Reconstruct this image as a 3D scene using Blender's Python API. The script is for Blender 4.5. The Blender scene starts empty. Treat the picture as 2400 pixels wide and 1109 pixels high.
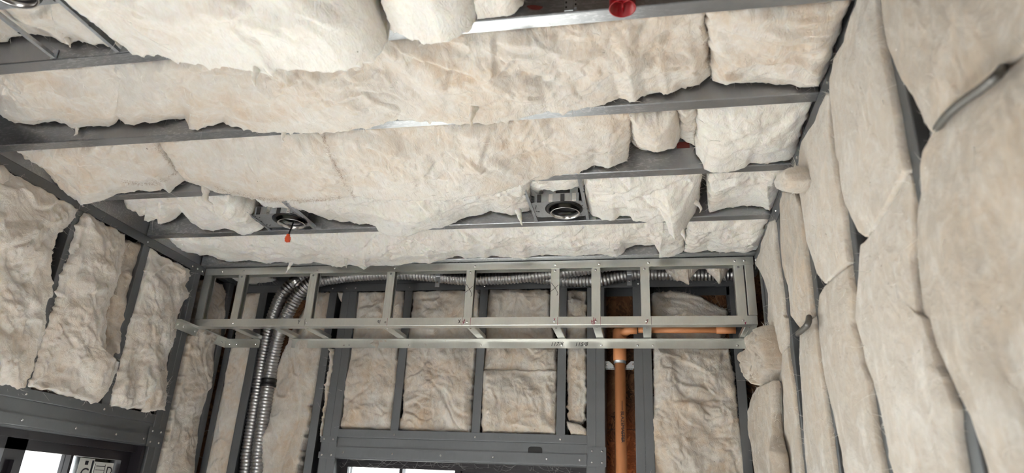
import bpy, math
import numpy as np
from mathutils import Vector, Matrix

# ---------------------------------------------------------------- camera (fitted to the room, metres, camera at the origin)
CX, CY, FP = 1200.0, 554.5, 1596.0
RX, RY, RZ = 0.3806, 0.0478, 0.2052
H, XL, XR, S, B = 1.0738, -2.2004, 0.4749, 2.9322, 3.2214      # joist underside, wall planes, soffit front, back wall
Y4, SP = 2.4856, 0.4064
JY = {k: Y4 - (4 - k) * SP for k in range(6)}
FLOOR, DECK = -1.6, H + 0.215


def _rot():
    cp, sp = math.cos(RX), math.sin(RX); cz, sz = math.cos(RZ), math.sin(RZ)
    fwd = np.array([-sz * cp, cz * cp, sp]); right = np.array([cz, sz, 0.0]); up = np.cross(right, fwd)
    cr, sr = math.cos(RY), math.sin(RY)
    return np.array([cr * right + sr * up, -(-sr * right + cr * up), fwd])


RM = _rot()
scene = bpy.context.scene
col = scene.collection
cam_d = bpy.data.cameras.new('camera'); cam = bpy.data.objects.new('camera', cam_d); col.objects.link(cam)
cam_d.sensor_fit = 'HORIZONTAL'; cam_d.sensor_width = 36.0; cam_d.lens = FP / 2400 * 36; cam_d.clip_start = 0.02
cam.matrix_world = Matrix(((RM[0][0], -RM[1][0], -RM[2][0], 0), (RM[0][1], -RM[1][1], -RM[2][1], 0),
                           (RM[0][2], -RM[1][2], -RM[2][2], 0), (0, 0, 0, 1)))
cam_d.dof.use_dof = True; cam_d.dof.focus_distance = 2.6; cam_d.dof.aperture_fstop = 3.2
scene.camera = cam

# ---------------------------------------------------------------- daylight
wd = bpy.data.worlds.new('overcast_sky'); scene.world = wd; wd.use_nodes = True
bg = wd.node_tree.nodes['Background']; bg.inputs['Color'].default_value = (0.93, 0.965, 1.0, 1); bg.inputs['Strength'].default_value = 0.9
sun_d = bpy.data.lights.new('sun', 'SUN'); sun_d.energy = 34.0; sun_d.angle = 0.03; sun_d.color = (1.0, 0.975, 0.94)
sun = bpy.data.objects.new('sun', sun_d); sun.rotation_euler = Vector((-0.75, 0.50, 0.65)).to_track_quat('Z', 'Y').to_euler(); sun.location = (0, -6, 6); col.objects.link(sun)
scene.view_settings.view_transform = 'Standard'; scene.view_settings.look = 'None'
scene.view_settings.gamma = 1.0; scene.view_settings.use_curve_mapping = False
scene.view_settings.exposure = 2.35
scene.cycles.max_bounces = 8; scene.cycles.diffuse_bounces = 5
scene.cycles.caustics_reflective = False; scene.cycles.caustics_refractive = False
# openings of the room (metres)
WIN1 = (0.9, 2.81, -1.0, 0.185)      # left wall: Y0, Y1, Z0, Z1
WIN2 = (-1.49, -0.275, -1.5, 0.185)  # back wall: X0, X1, Z0, Z1
REAR_Y = -3.4
REAR = (-2.1, -0.9, -1.55, 0.3)


def portal(loc, rot, sx, sy):
    l = bpy.data.lights.new('daylight_portal', 'AREA'); l.shape = 'RECTANGLE'; l.size = sx; l.size_y = sy
    l.cycles.is_portal = True
    o = bpy.data.objects.new('daylight_portal', l); o.location = loc; o.rotation_euler = rot; col.objects.link(o)


portal((XL - 0.16, (WIN1[0] + WIN1[1]) / 2, (WIN1[2] + WIN1[3]) / 2), (0, -math.pi / 2, 0), WIN1[3] - WIN1[2], WIN1[1] - WIN1[0])
portal(((WIN2[0] + WIN2[1]) / 2, B + 0.17, (WIN2[2] + WIN2[3]) / 2), (-math.pi / 2, 0, 0), WIN2[1] - WIN2[0], WIN2[3] - WIN2[2])
portal(((REAR[0] + REAR[1]) / 2, REAR_Y - 0.1, (REAR[2] + REAR[3]) / 2), (math.pi / 2, 0, 0), REAR[1] - REAR[0], REAR[3] - REAR[2])


# ---------------------------------------------------------------- pixel <-> room helpers
def at(u, v, ax, val):
    d = RM.T @ np.array([(u - CX) / FP, (v - CY) / FP, 1.0]); i = 'XYZ'.index(ax)
    return d * val / d[i]


def x_on(u, Y, Z):
    """X of the point of the line (.,Y,Z) seen in column u."""
    k = (u - CX) / FP; a = RM[0] - k * RM[2]
    return -(a[1] * Y + a[2] * Z) / a[0]


ORI = {'A': (0, 0), 'B': (800, 0), 'C': (1600, 0), 'D': (0, 370), 'E': (800, 370), 'F': (1600, 370), 'G': (0, 739), 'H': (800, 739), 'I': (1600, 739)}
ORI4 = {'p': (400, 580), 'q': (900, 580), 'r': (1350, 580)}


def P(*seq):
    """P('A', (x,y), ..., 'B', ...): points read in enlarged views of the photograph, as full-frame pixels ('=' full-frame)."""
    out = []; k = '='
    for s in seq:
        if isinstance(s, str): k = s
        elif k == '=': out.append(s)
        elif k in ORI: out.append((ORI[k][0] + s[0] / 2.9975, ORI[k][1] + s[1] / 2.9975))
        else: out.append((ORI4[k][0] + s[0] / 3.96, ORI4[k][1] + s[1] / 3.96))
    return out


def on(ax, val, pts): return np.array([at(u, v, ax, val) for u, v in pts])


# ---------------------------------------------------------------- materials
def new_mat(name):
    m = bpy.data.materials.new(name); m.use_nodes = True
    nt = m.node_tree; return m, nt, nt.nodes['Principled BSDF'], nt.nodes, nt.links


def sv(n, **kw):
    for k, v in kw.items(): n.inputs[k.replace('_', ' ')].default_value = v


def noise_node(nt, vec, scale, detail=4, rough=0.55, dist=0.0):
    n = nt.nodes.new('ShaderNodeTexNoise'); n.inputs['Scale'].default_value = scale; n.inputs['Detail'].default_value = detail
    n.inputs['Roughness'].default_value = rough; n.inputs['Distortion'].default_value = dist
    if vec is not None: nt.links.new(vec, n.inputs['Vector'])
    return n.outputs['Fac']


def ramp(nt, fac, stops):
    r = nt.nodes.new('ShaderNodeValToRGB'); e = r.color_ramp.elements
    while len(e) < len(stops): e.new(0.5)
    for i, (p, c) in enumerate(stops): e[i].position = p; e[i].color = c if len(c) == 4 else (*c, 1)
    nt.links.new(fac, r.inputs['Fac']); return r.outputs['Color']


def mixc(nt, fac, a, b, mode='MIX'):
    n = nt.nodes.new('ShaderNodeMix'); n.data_type = 'RGBA'; n.blend_type = mode
    for s, v in ((0, fac), (6, a), (7, b)):
        if hasattr(v, 'links') or hasattr(v, 'is_linked'): nt.links.new(v, n.inputs[s])
        elif s == 0: n.inputs[0].default_value = v
        else: n.inputs[s].default_value = v if len(v) == 4 else (*v, 1)
    return n.outputs[2]


def mathn(nt, op, a, b=None):
    n = nt.nodes.new('ShaderNodeMath'); n.operation = op
    for i, v in enumerate((a, b)):
        if v is None: continue
        if hasattr(v, 'is_linked'): nt.links.new(v, n.inputs[i])
        else: n.inputs[i].default_value = v
    return n.outputs[0]


def objco(nt, scale=(1, 1, 1), rot=(0, 0, 0)):
    t = nt.nodes.new('ShaderNodeTexCoord'); m = nt.nodes.new('ShaderNodeMapping'); m.inputs['Scale'].default_value = scale
    m.inputs['Rotation'].default_value = rot; nt.links.new(t.outputs['Object'], m.inputs['Vector']); return m.outputs['Vector']


def insulation_mat():
    m, nt, b, N, L = new_mat('glass_wool')
    co = objco(nt)
    at1 = N.new('ShaderNodeAttribute'); at1.attribute_type = 'OBJECT'; at1.attribute_name = 'tone'; tone = at1.outputs['Fac']
    at2 = N.new('ShaderNodeAttribute'); at2.attribute_type = 'OBJECT'; at2.attribute_name = 'tan'; tan = at2.outputs['Fac']
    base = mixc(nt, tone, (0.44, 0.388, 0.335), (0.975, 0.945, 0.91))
    n1 = noise_node(nt, co, 3.2, 5, 0.62, 0.6)
    n2 = noise_node(nt, co, 11.0, 5, 0.65, 1.2)
    mk = ramp(nt, mathn(nt, 'ADD', mathn(nt, 'MULTIPLY', n1, 0.6), mathn(nt, 'MULTIPLY', n2, 0.4)), [(0.45, (0, 0, 0)), (0.66, (1, 1, 1))])
    wp_ = ramp(nt, noise_node(nt, objco(nt, (1, 1, 1), (0.4, 0.2, 1.1)), 7.0, 5, 0.6, 0.8), [(0.48, (0, 0, 0)), (0.64, (0.5, 0.5, 0.5))])
    base = mixc(nt, wp_, base, mixc(nt, 0.55, base, (0.965, 0.95, 0.925)))
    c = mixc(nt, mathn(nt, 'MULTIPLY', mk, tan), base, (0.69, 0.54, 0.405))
    fib = noise_node(nt, objco(nt, (1, 0.35, 0.5), (0.5, 0.3, 0.7)), 70.0, 4, 0.7, 2.2)
    fib2 = noise_node(nt, objco(nt, (0.4, 1, 0.45), (0.2, 0.9, 0.3)), 150.0, 3, 0.7, 1.5)
    c = mixc(nt, mathn(nt, 'MULTIPLY', ramp(nt, fib, [(0.35, (1, 1, 1)), (0.6, (0, 0, 0))]), 0.16), c, (0.52, 0.43, 0.33))
    spk = ramp(nt, noise_node(nt, co, 55.0, 2, 0.5), [(0.775, (0, 0, 0)), (0.80, (1, 1, 1))])
    c = mixc(nt, mathn(nt, 'MULTIPLY', spk, 0.6), c, (0.10, 0.07, 0.05))
    L.new(c, b.inputs['Base Color'])
    sv(b, Roughness=1.0); b.inputs['Specular IOR Level'].default_value = 0.05
    b.inputs['Subsurface Weight'].default_value = 0.6; b.inputs['Subsurface Radius'].default_value = (1.0, 0.8, 0.6); b.inputs['Subsurface Scale'].default_value = 0.013
    b.inputs['Sheen Weight'].default_value = 0.25; b.inputs['Sheen Roughness'].default_value = 0.6
    tuft = noise_node(nt, objco(nt, (1, 0.55, 0.6), (0.9, 0.3, 0.4)), 26.0, 6, 0.66, 1.6)
    tw = ramp(nt, tuft, [(0.48, (0, 0, 0)), (0.72, (0.6, 0.6, 0.6))])
    c = mixc(nt, tw, c, mixc(nt, 0.4, base, (0.96, 0.95, 0.93))); L.new(c, b.inputs['Base Color'])
    bp = N.new('ShaderNodeBump'); bp.inputs['Strength'].default_value = 0.7; bp.inputs['Distance'].default_value = 0.008
    L.new(mathn(nt, 'ADD', mathn(nt, 'ADD', mathn(nt, 'MULTIPLY', fib, 0.45), tuft), mathn(nt, 'MULTIPLY', fib2, 0.22)), bp.inputs['Height']); L.new(bp.outputs[0], b.inputs['Normal'])
    return m


def steel_mat(name, c, rough, metal=0.9, spangle=0.12, stain=0.0):
    m, nt, b, N, L = new_mat(name)
    co = objco(nt)
    n1 = noise_node(nt, co, 9, 5, 0.6); n2 = noise_node(nt, objco(nt, (1, 1, 0.3)), 120, 3, 0.6)
    cc = mixc(nt, mathn(nt, 'MULTIPLY', n2, spangle * 2), c, tuple(x * 0.45 for x in c))
    cc = mixc(nt, ramp(nt, n1, [(0.45, (0, 0, 0)), (0.75, (0.35, 0.35, 0.35))]), cc, tuple(min(1, x * 1.25) for x in c))
    if stain:
        s = ramp(nt, noise_node(nt, objco(nt, (1, 3, 3)), 60, 3, 0.6, 0.5), [(0.52, (0, 0, 0)), (0.60, (1, 1, 1))])
        s = mathn(nt, 'MULTIPLY', s, ramp(nt, noise_node(nt, co, 2.0, 2), [(0.45, (0, 0, 0)), (0.55, (1, 1, 1))]))
        cc = mixc(nt, mathn(nt, 'MULTIPLY', s, stain), cc, (0.9, 0.92, 0.95))
    L.new(cc, b.inputs['Base Color']); sv(b, Metallic=metal)
    L.new(mathn(nt, 'ADD', mathn(nt, 'MULTIPLY', n1, 0.25), rough - 0.12), b.inputs['Roughness'])
    bp = N.new('ShaderNodeBump'); bp.inputs['Strength'].default_value = 0.08; bp.inputs['Distance'].default_value = 0.002
    L.new(n2, bp.inputs['Height']); L.new(bp.outputs[0], b.inputs['Normal'])
    return m


def plain(name, c, rough=0.5, metal=0.0, var=0.12, scale=20):
    m, nt, b, N, L = new_mat(name)
    n = noise_node(nt, objco(nt), scale, 4)
    L.new(mixc(nt, mathn(nt, 'MULTIPLY', n, var * 2), c, tuple(x * 0.5 for x in c)), b.inputs['Base Color'])
    sv(b, Roughness=rough, Metallic=metal); return m


def osb_mat():
    m, nt, b, N, L = new_mat('oriented_strand_board')
    v = N.new('ShaderNodeTexVoronoi'); v.inputs['Scale'].default_value = 34; v.inputs['Randomness'].default_value = 1
    w = noise_node(nt, objco(nt), 14, 3, 0.6, 1.5)
    mp = objco(nt, (1, 0.4, 0.45), (0, 0.6, 0.2))
    L.new(mixc(nt, 0.25, mp, w), v.inputs['Vector'])
    c = ramp(nt, v.outputs['Color'], [(0.1, (0.07, 0.035, 0.018)), (0.5, (0.19, 0.085, 0.04)), (0.9, (0.33, 0.17, 0.08))])
    L.new(c, b.inputs['Base Color']); sv(b, Roughness=0.75); return m


def glass_mat():
    m, nt, b, N, L = new_mat('window_glass'); N.remove(b)
    t = N.new('ShaderNodeBsdfTransparent'); t.inputs[0].default_value = (0.93, 0.95, 0.95, 1)
    g = N.new('ShaderNodeBsdfGlossy'); g.inputs['Roughness'].default_value = 0.02
    f = N.new('ShaderNodeFresnel'); f.inputs[0].default_value = 1.35
    mx = N.new('ShaderNodeMixShader'); L.new(f.outputs[0], mx.inputs[0]); L.new(t.outputs[0], mx.inputs[1]); L.new(g.outputs[0], mx.inputs[2])
    L.new(mx.outputs[0], N['Material Output'].inputs[0]); return m


def fibre_mat():
    m, nt, b, N, L = new_mat('loose_glass_fibre'); N.remove(b)
    d = N.new('ShaderNodeBsdfDiffuse'); d.inputs[0].default_value = (0.93, 0.91, 0.87, 1)
    t = N.new('ShaderNodeBsdfTranslucent'); t.inputs[0].default_value = (0.95, 0.93, 0.90, 1)
    x = N.new('ShaderNodeMixShader'); x.inputs[0].default_value = 0.5
    L.new(d.outputs[0], x.inputs[1]); L.new(t.outputs[0], x.inputs[2]); L.new(x.outputs[0], N['Material Output'].inputs[0]); return m


WOOL = insulation_mat()
FIBRE = fibre_mat()
JOIST = steel_mat('galvanized_joist_steel', (0.385, 0.40, 0.425), 0.33, 0.9, 0.12, 0.25)
STUD = steel_mat('dull_galvanized_stud_steel', (0.185, 0.195, 0.21), 0.46, 0.75)
LIGHTG = steel_mat('bright_light_gauge_steel', (0.78, 0.79, 0.76), 0.33, 0.9, 0.10)
PLATE = steel_mat('stamped_fixture_steel', (0.62, 0.65, 0.69), 0.40, 0.9, 0.35)
SCREW = plain('zinc_screw', (0.80, 0.80, 0.80), 0.25, 1.0)
FLEX = plain('conduit_metal', (0.50, 0.50, 0.51), 0.31, 1.0)
ORANGE = plain('orange_pipe_plastic', (0.84, 0.36, 0.16), 0.38)
RED = plain('red_cap_plastic', (0.38, 0.008, 0.015), 0.35)
ORED = plain('orange_connector_plastic', (0.90, 0.13, 0.04), 0.4)
BLACK = plain('black_rubber', (0.012, 0.012, 0.014), 0.4)
DARK = plain('dark_can_interior', (0.06, 0.06, 0.065), 0.5, 0.3)
COPPER = plain('brown_socket', (0.30, 0.13, 0.06), 0.4)
FRAME = plain('black_window_frame', (0.020, 0.017, 0.022), 0.35)
INK = plain('black_marker', (0.02, 0.02, 0.03), 0.8)
REDINK = plain('red_marker', (0.35, 0.03, 0.09), 0.8)
RUST = plain('rust_red_paint', (0.16, 0.03, 0.025), 0.8)
PAPER = plain('white_paper', (0.75, 0.76, 0.74), 0.8, 0, 0.05)
OSB = osb_mat()
GLASS = glass_mat()
CONC = plain('floor_concrete', (0.66, 0.65, 0.63), 0.8, 0, 0.2, 3)
GROUND = plain('outside_gravel', (0.24, 0.235, 0.22), 0.95, 0, 0.2, 2)
DECKM = plain('roof_deck_wood', (0.16, 0.11, 0.075), 0.85, 0, 0.3, 8)
WALLM = plain('dark_sheathing', (0.10, 0.062, 0.04), 0.85, 0, 0.3, 10)
PLASTER = plain('rear_wall_board', (0.20, 0.19, 0.17), 0.9, 0, 0.08, 4)
CABLE = plain('dull_cable_armour', (0.20, 0.195, 0.19), 0.5, 0.8)
COBWEB = plain('cobweb', (0.45, 0.45, 0.45), 0.9)


# ---------------------------------------------------------------- mesh helpers
class MB:
    def __init__(s): s.v = []; s.f = []

    def add(s, vs, fs):
        o = len(s.v); s.v.extend([tuple(map(float, v)) for v in vs]); s.f.extend([tuple(i + o for i in f) for f in fs])

    def box(s, a, b):
        x0, y0, z0 = a; x1, y1, z1 = b
        s.add([(x0, y0, z0), (x1, y0, z0), (x1, y1, z0), (x0, y1, z0), (x0, y0, z1), (x1, y0, z1), (x1, y1, z1), (x0, y1, z1)],
              [(0, 3, 2, 1), (4, 5, 6, 7), (0, 1, 5, 4), (1, 2, 6, 5), (2, 3, 7, 6), (3, 0, 4, 7)])

    def prism(s, prof, p0, p1, w, f):
        """closed 2-D profile (a along w, b along f) swept from p0 to p1"""
        p0, p1, w, f = (np.array(q, float) for q in (p0, p1, w, f)); n = len(prof)
        r = [p + a * w + b * f for p in (p0, p1) for a, b in prof]
        s.add(r, [(i, (i + 1) % n, n + (i + 1) % n, n + i) for i in range(n)] + [tuple(range(n - 1, -1, -1)), tuple(range(n, 2 * n))])

    def tube(s, pts, rad, seg=8, cap=True):
        pts = [np.array(p, float) for p in pts]; n = len(pts)
        rad = [rad] * n if np.isscalar(rad) else rad
        up = np.array([0.0, 0, 1]); vs = []; prev = None
        for i, p in enumerate(pts):
            t = pts[min(i + 1, n - 1)] - pts[max(i - 1, 0)]; t = t / (np.linalg.norm(t) + 1e-12)
            if prev is None:
                a = np.cross(t, up if abs(t[2]) < 0.9 else np.array([1.0, 0, 0]))
            else: a = prev - t * (prev @ t)
            a = a / np.linalg.norm(a); prev = a; b = np.cross(t, a)
            for k in range(seg):
                q = 2 * math.pi * k / seg; vs.append(p + rad[i] * (math.cos(q) * a + math.sin(q) * b))
        fs = [(i * seg + k, i * seg + (k + 1) % seg, (i + 1) * seg + (k + 1) % seg, (i + 1) * seg + k) for i in range(n - 1) for k in range(seg)]
        if cap: fs += [tuple(range(seg - 1, -1, -1)), tuple(range((n - 1) * seg, n * seg))]
        s.add(vs, fs)

    def lathe(s, prof, c, seg=32, closed=False):
        """profile of (radius, z) turned about the vertical through c"""
        n = len(prof); vs = [(c[0] + r * math.cos(2 * math.pi * k / seg), c[1] + r * math.sin(2 * math.pi * k / seg), c[2] + z) for r, z in prof for k in range(seg)]
        m = n if closed else n - 1
        s.add(vs, [(i * seg + k, i * seg + (k + 1) % seg, ((i + 1) % n) * seg + (k + 1) % seg, ((i + 1) % n) * seg + k) for i in range(m) for k in range(seg)])

    def build(s, name, mat, parent=None, smooth=False, origin=None):
        v = np.array(s.v); c = np.array(origin if origin is not None else (v.min(0) + v.max(0)) / 2)
        me = bpy.data.meshes.new(name); me.from_pydata([tuple(q) for q in v - c], [], s.f); me.materials.append(mat)
        if smooth: me.polygons.foreach_set('use_smooth', [True] * len(me.polygons))
        o = bpy.data.objects.new(name, me); col.objects.link(o)
        place(o, c, parent); return o


def place(o, c, parent):
    if parent is not None:
        o.parent = parent; q = parent
        off = Vector((0, 0, 0))
        while q is not None: off += q.location; q = q.parent
        o.location = Vector(c) - off
    else: o.location = c


def tag(o, label=None, cat=None, group=None, kind=None):
    if label: o['label'] = label
    if cat: o['category'] = cat
    if group: o['group'] = group
    if kind: o['kind'] = kind
    return o


def empty(name, loc, label=None, cat=None, group=None, kind=None):
    o = bpy.data.objects.new(name, None); o.empty_display_size = 0.05; col.objects.link(o); o.location = loc
    return tag(o, label, cat, group, kind)


def chan(W, F, t=0.0022, lip=0.0, r=0.0035):
    o1 = [(r * (1 - math.cos(a)), r * (1 - math.sin(a))) for a in (0.0, 0.524, 1.047, 1.5708)]
    o2 = [(W - x, y) for x, y in o1][::-1]
    if lip:
        return [(lip, F), (0, F)] + o1 + o2 + [(W, F), (W - lip, F), (W - lip, F - t), (W - t, F - t), (W - t, t), (t, t), (t, F - t), (lip, F - t)]
    return [(0, F)] + o1 + o2 + [(W, F), (W - t, F), (W - t, t), (t, t), (t, F)]


def angle(name, p0, p1, w, f, W, F, mat, t=0.0022, r=0.0035):
    o1 = [(r * (1 - math.cos(a)), r * (1 - math.sin(a))) for a in (0.0, 0.524, 1.047, 1.5708)]
    m = MB(); m.prism([(0, F)] + o1 + [(W, 0), (W, t), (t, t), (t, F)], p0, p1, w, f); return m.build(name, mat)


def channel(name, p0, p1, w, f, W, F, mat, lip=0.0, parent=None, t=0.0022):
    m = MB(); m.prism(chan(W, F, t, lip), p0, p1, w, f); return m.build(name, mat, parent)


_scr = {}


def screw(parent, p, n):
    """pan-head screw, one shared mesh per facing"""
    key = tuple(n)
    if key not in _scr:
        m = MB(); n_ = np.array(n, float); a = np.cross(n_, (0.3, 0.5, 0.81)); a /= np.linalg.norm(a); b = np.cross(n_, a)
        vs = []
        for r, h in ((0.0055, 0), (0.005, 0.002), (0.003, 0.0035)):
            vs += [r * (math.cos(k * math.pi / 4) * a + math.sin(k * math.pi / 4) * b) + n_ * h for k in range(8)]
        fs = [(i * 8 + k, i * 8 + (k + 1) % 8, i * 8 + 8 + (k + 1) % 8, i * 8 + 8 + k) for i in range(2) for k in range(8)] + [tuple(range(16, 24))]
        me = bpy.data.meshes.new('screw'); me.from_pydata([tuple(v) for v in vs], [], fs); me.materials.append(SCREW); _scr[key] = me
    o = bpy.data.objects.new('screw', _scr[key]); col.objects.link(o); place(o, p, parent)


# ---------------------------------------------------------------- noise and the insulation builder
def perlin(x, y, seed):
    x = np.asarray(x, float); y = np.asarray(y, float)
    ix = np.floor(x).astype(np.int64); iy = np.floor(y).astype(np.int64); fx = x - ix; fy = y - iy

    def g(i, j, dx, dy):
        h = (i * 374761393 + j * 668265263 + seed * 974711) & 0xffffffff
        h = ((h ^ (h >> 13)) * 1274126177) & 0xffffffff; h = (h ^ (h >> 16)) & 0xffff
        a = h * (2 * math.pi / 65536.0); return np.cos(a) * dx + np.sin(a) * dy
    u = fx * fx * fx * (fx * (fx * 6 - 15) + 10); v = fy * fy * fy * (fy * (fy * 6 - 15) + 10)
    a = g(ix, iy, fx, fy); b = g(ix + 1, iy, fx - 1, fy); c = g(ix, iy + 1, fx, fy - 1); d = g(ix + 1, iy + 1, fx - 1, fy - 1)
    return 1.5 * ((a + (b - a) * u) * (1 - v) + (c + (d - c) * u) * v)


def saw(x):
    """slow rise, quick fall: the edge of one torn layer over the next"""
    f = x - np.floor(x); return np.where(f < 0.86, f / 0.86, (1 - f) / 0.14)


def resample(p, n):
    p = np.asarray(p, float); s = np.concatenate([[0], np.cumsum(np.linalg.norm(np.diff(p, axis=0), axis=1))]); s /= s[-1]
    t = np.linspace(0, 1, n); return np.stack([np.interp(t, s, p[:, i]) for i in range(3)], 1)


def sstep(x): x = np.clip(x, 0, 1); return x * x * (3 - 2 * x)


def mesh_np(name, v, quads, tris, mat):
    me = bpy.data.meshes.new(name); nq, ntr = len(quads), len(tris)
    me.vertices.add(len(v)); me.vertices.foreach_set('co', np.ascontiguousarray(v, np.float32).ravel())
    li = np.concatenate([np.asarray(quads, np.int32).ravel(), np.asarray(tris, np.int32).ravel()])
    me.loops.add(len(li)); me.loops.foreach_set('vertex_index', li)
    me.polygons.add(nq + ntr)
    st = np.concatenate([np.arange(nq) * 4, nq * 4 + np.arange(ntr) * 3]).astype(np.int32)
    me.polygons.foreach_set('loop_start', st)
    me.polygons.foreach_set('use_smooth', np.ones(nq + ntr, bool)); me.update(calc_edges=True); me.validate()
    me.materials.append(mat); return me


def strands(rng, p0, d, length, N, curl, thick=1.0):
    """thin three-sided fibres, vectorised: (n,3) roots, directions, lengths"""
    n = len(p0); ns = 5; s = np.linspace(0, 1, ns)
    side = np.cross(d, N); side /= np.linalg.norm(side, axis=1)[:, None] + 1e-9
    k1 = rng.normal(0, 1, (n, 1)) * curl; k2 = rng.normal(0, 1, (n, 1)) * curl * 0.6
    C = p0[:, None] + (d * length[:, None])[:, None] * s[None, :, None] \
        + (side * (k1 * length[:, None]))[:, None] * (s ** 2)[None, :, None] + (np.cross(side, d) * (k2 * length[:, None]))[:, None] * (s ** 1.6)[None, :, None]
    w = thick * rng.uniform(0.0004, 0.0011, (n, 1)) * (1 - 0.8 * s[None, :])
    u2 = np.cross(side, d); V = []
    for q in range(3):
        a = 2 * math.pi * q / 3; V.append(C + w[..., None] * (math.cos(a) * side + math.sin(a) * u2)[:, None])
    V = np.stack(V, 2).reshape(-1, 3)
    base = (np.arange(n) * ns * 3)[:, None, None]; i = np.arange(ns - 1)[None, :, None] * 3; q = np.arange(3)[None, None, :]
    a = base + i + q; b = base + i + (q + 1) % 3
    return V, np.stack([a, b, b + 3, a + 3], -1).reshape(-1, 4)


_seed = [10]


def batt(label, Apts, Bpts, N, group, t=0.09, r=0.011, bulge=0.016, flake=1.0, lump=1.0, tone=0.5, tan=0.6, g=0.0055, rampA=0.0, rampB=0.0, streak=None,
         jag=1.0, cat='insulation', name='insulation_batt', fib=1.0, crease=1.0):
    """one batt: a torn, layered surface between edge polylines A and B, rolled over at the rim and running t back into its bay"""
    _seed[0] += 17; sd = _seed[0]; rng = np.random.default_rng(sd)
    A = np.asarray(Apts, float); Bp = np.asarray(Bpts, float); N = np.asarray(N, float)
    Lg = max(np.linalg.norm(np.diff(A, axis=0), axis=1).sum(), np.linalg.norm(np.diff(Bp, axis=0), axis=1).sum())
    nu = int(max(8, Lg / g)); a = resample(A, nu); b = resample(Bp, nu)
    wid = np.linalg.norm(b - a, axis=1); nv = int(max(6, np.percentile(wid, 80) / g))
    across = (b - a) / (wid[:, None] + 1e-9)
    # torn edges
    si = np.linspace(0, Lg, nu)

    def rag(k):
        x = perlin(si * 14, si * 0 + k, sd) * 0.007 + perlin(si * 38, si * 0 + k, sd + 1) * 0.006 + perlin(si * 95, si * 0 + k, sd + 40) * 0.002
        sp = np.maximum(perlin(si * 60, si * 0 + k, sd + 2), 0) ** 2 * 0.022
        return (x + sp) * jag
    ra, rb = rag(1.3), rag(7.7)
    v = np.linspace(0, 1, nv)
    Pm = a[:, None] * (1 - v)[None, :, None] + b[:, None] * v[None, :, None]
    ea = np.exp(-v[None] * wid[:, None] / 0.022); eb = np.exp(-(1 - v)[None] * wid[:, None] / 0.022)
    Pm = Pm + across[:, None] * (eb * rb[:, None] - ea * ra[:, None])[..., None]
    mid = (a + b) / 2; su = np.concatenate([[0], np.cumsum(np.linalg.norm(np.diff(mid, axis=0), axis=1))]); Lm = su[-1]
    along = np.gradient(mid, axis=0); along /= np.linalg.norm(along, axis=1)[:, None] + 1e-9
    vv = np.cumsum(np.full(nv, wid.mean() / nv))
    e0 = (perlin(vv * 16, vv * 0 + 3.1, sd + 3) * 0.010 + perlin(vv * 45, vv * 0, sd + 4) * 0.006) * jag
    e1 = (perlin(vv * 16, vv * 0 + 9.1, sd + 5) * 0.010 + perlin(vv * 45, vv * 0, sd + 6) * 0.006) * jag
    Pm = Pm + along[:, None] * (np.exp(-su / 0.03)[:, None] * e0[None])[..., None] + along[:, None] * (np.exp(-(Lm - su) / 0.03)[:, None] * e1[None])[..., None]
    dA = v[None] * wid[:, None]; dB = (1 - v)[None] * wid[:, None]; dU = np.minimum(su, Lm - su)[:, None] + 0 * dA
    # plane coordinates for the noise
    e1_ = np.cross(N, (0.0, 1.0, 0.0) if abs(N[1]) < 0.9 else (1.0, 0, 0)); e1_ /= np.linalg.norm(e1_); e2_ = np.cross(N, e1_)
    x = Pm @ e1_; y = Pm @ e2_
    if streak is not None:      # combed direction: stretch the pattern along it
        sdir = np.array(streak[:3], float); k = streak[3]
        sx, sy = sdir @ e1_, sdir @ e2_; al = x * sx + y * sy; ac = -x * sy + y * sx; x, y = al / k, ac
    wx = perlin(x * 5, y * 5, sd + 7) * 0.07 + perlin(x * 14, y * 14, sd + 8) * 0.02
    wy = perlin(x * 5, y * 5, sd + 9) * 0.07 + perlin(x * 14, y * 14, sd + 10) * 0.02
    X, Y = x + wx, y + wy; Xs, Ys = x + 0.35 * wx, y + 0.35 * wy
    h = lump * (0.018 * perlin(x * 4.3, y * 4.3, sd + 11) + 0.012 * perlin(Xs * 9, Ys * 9, sd + 12) + 0.0065 * perlin(Xs * 18, Ys * 18, sd + 13) + 0.003 * perlin(Xs * 33, Ys * 33, sd + 26))
    f1 = saw(perlin(Xs * 4.2, Ys * 4.2, sd + 14) * 1.6); f2 = saw(perlin(Xs * 8.5, Ys * 8.5, sd + 15) * 1.5 + 0.3); f3 = saw(perlin(Xs * 21, Ys * 21, sd + 16) * 1.3)
    m1 = sstep(perlin(x * 3.3, y * 3.3, sd + 17) * 2.2 + 0.2); m2 = sstep(perlin(x * 6, y * 6, sd + 18) * 2.2 + 0.1); m3 = sstep(perlin(x * 11, y * 11, sd + 25) * 2.0 + 0.1)
    h += flake * (0.013 * f1 * m1 + 0.009 * f2 * m2 + 0.006 * f3 * m3)
    cr = perlin(Xs * 4.0, Ys * 4.0, sd + 19); h -= crease * 0.010 * np.exp(-(cr / 0.06) ** 2) * sstep(perlin(x * 5, y * 5, sd + 20) * 2.4 - 0.1)
    h += 0.0018 * perlin(X * 48, Y * 48, sd + 21) + 0.0012 * perlin(X * 100, Y * 100, sd + 22)
    d = np.minimum(np.minimum(dA, dB), dU)
    e = np.sqrt(np.clip(1 - (1 - np.clip(d / r, 0, 1)) ** 2, 0, 1)) * r
    fade = sstep(d / 0.035) * 0.8 + 0.2
    rise = e + bulge * (1 - np.exp(-d / 0.07)) + h * fade
    if rampB:
        kb = sstep(dB / rampB) * 0.92 + 0.08; rise = rise * kb + h * 0.25 * (1 - kb)
    if rampA:
        ka = sstep(dA / rampA) * 0.92 + 0.08; rise = rise * ka + h * 0.25 * (1 - ka)
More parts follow.
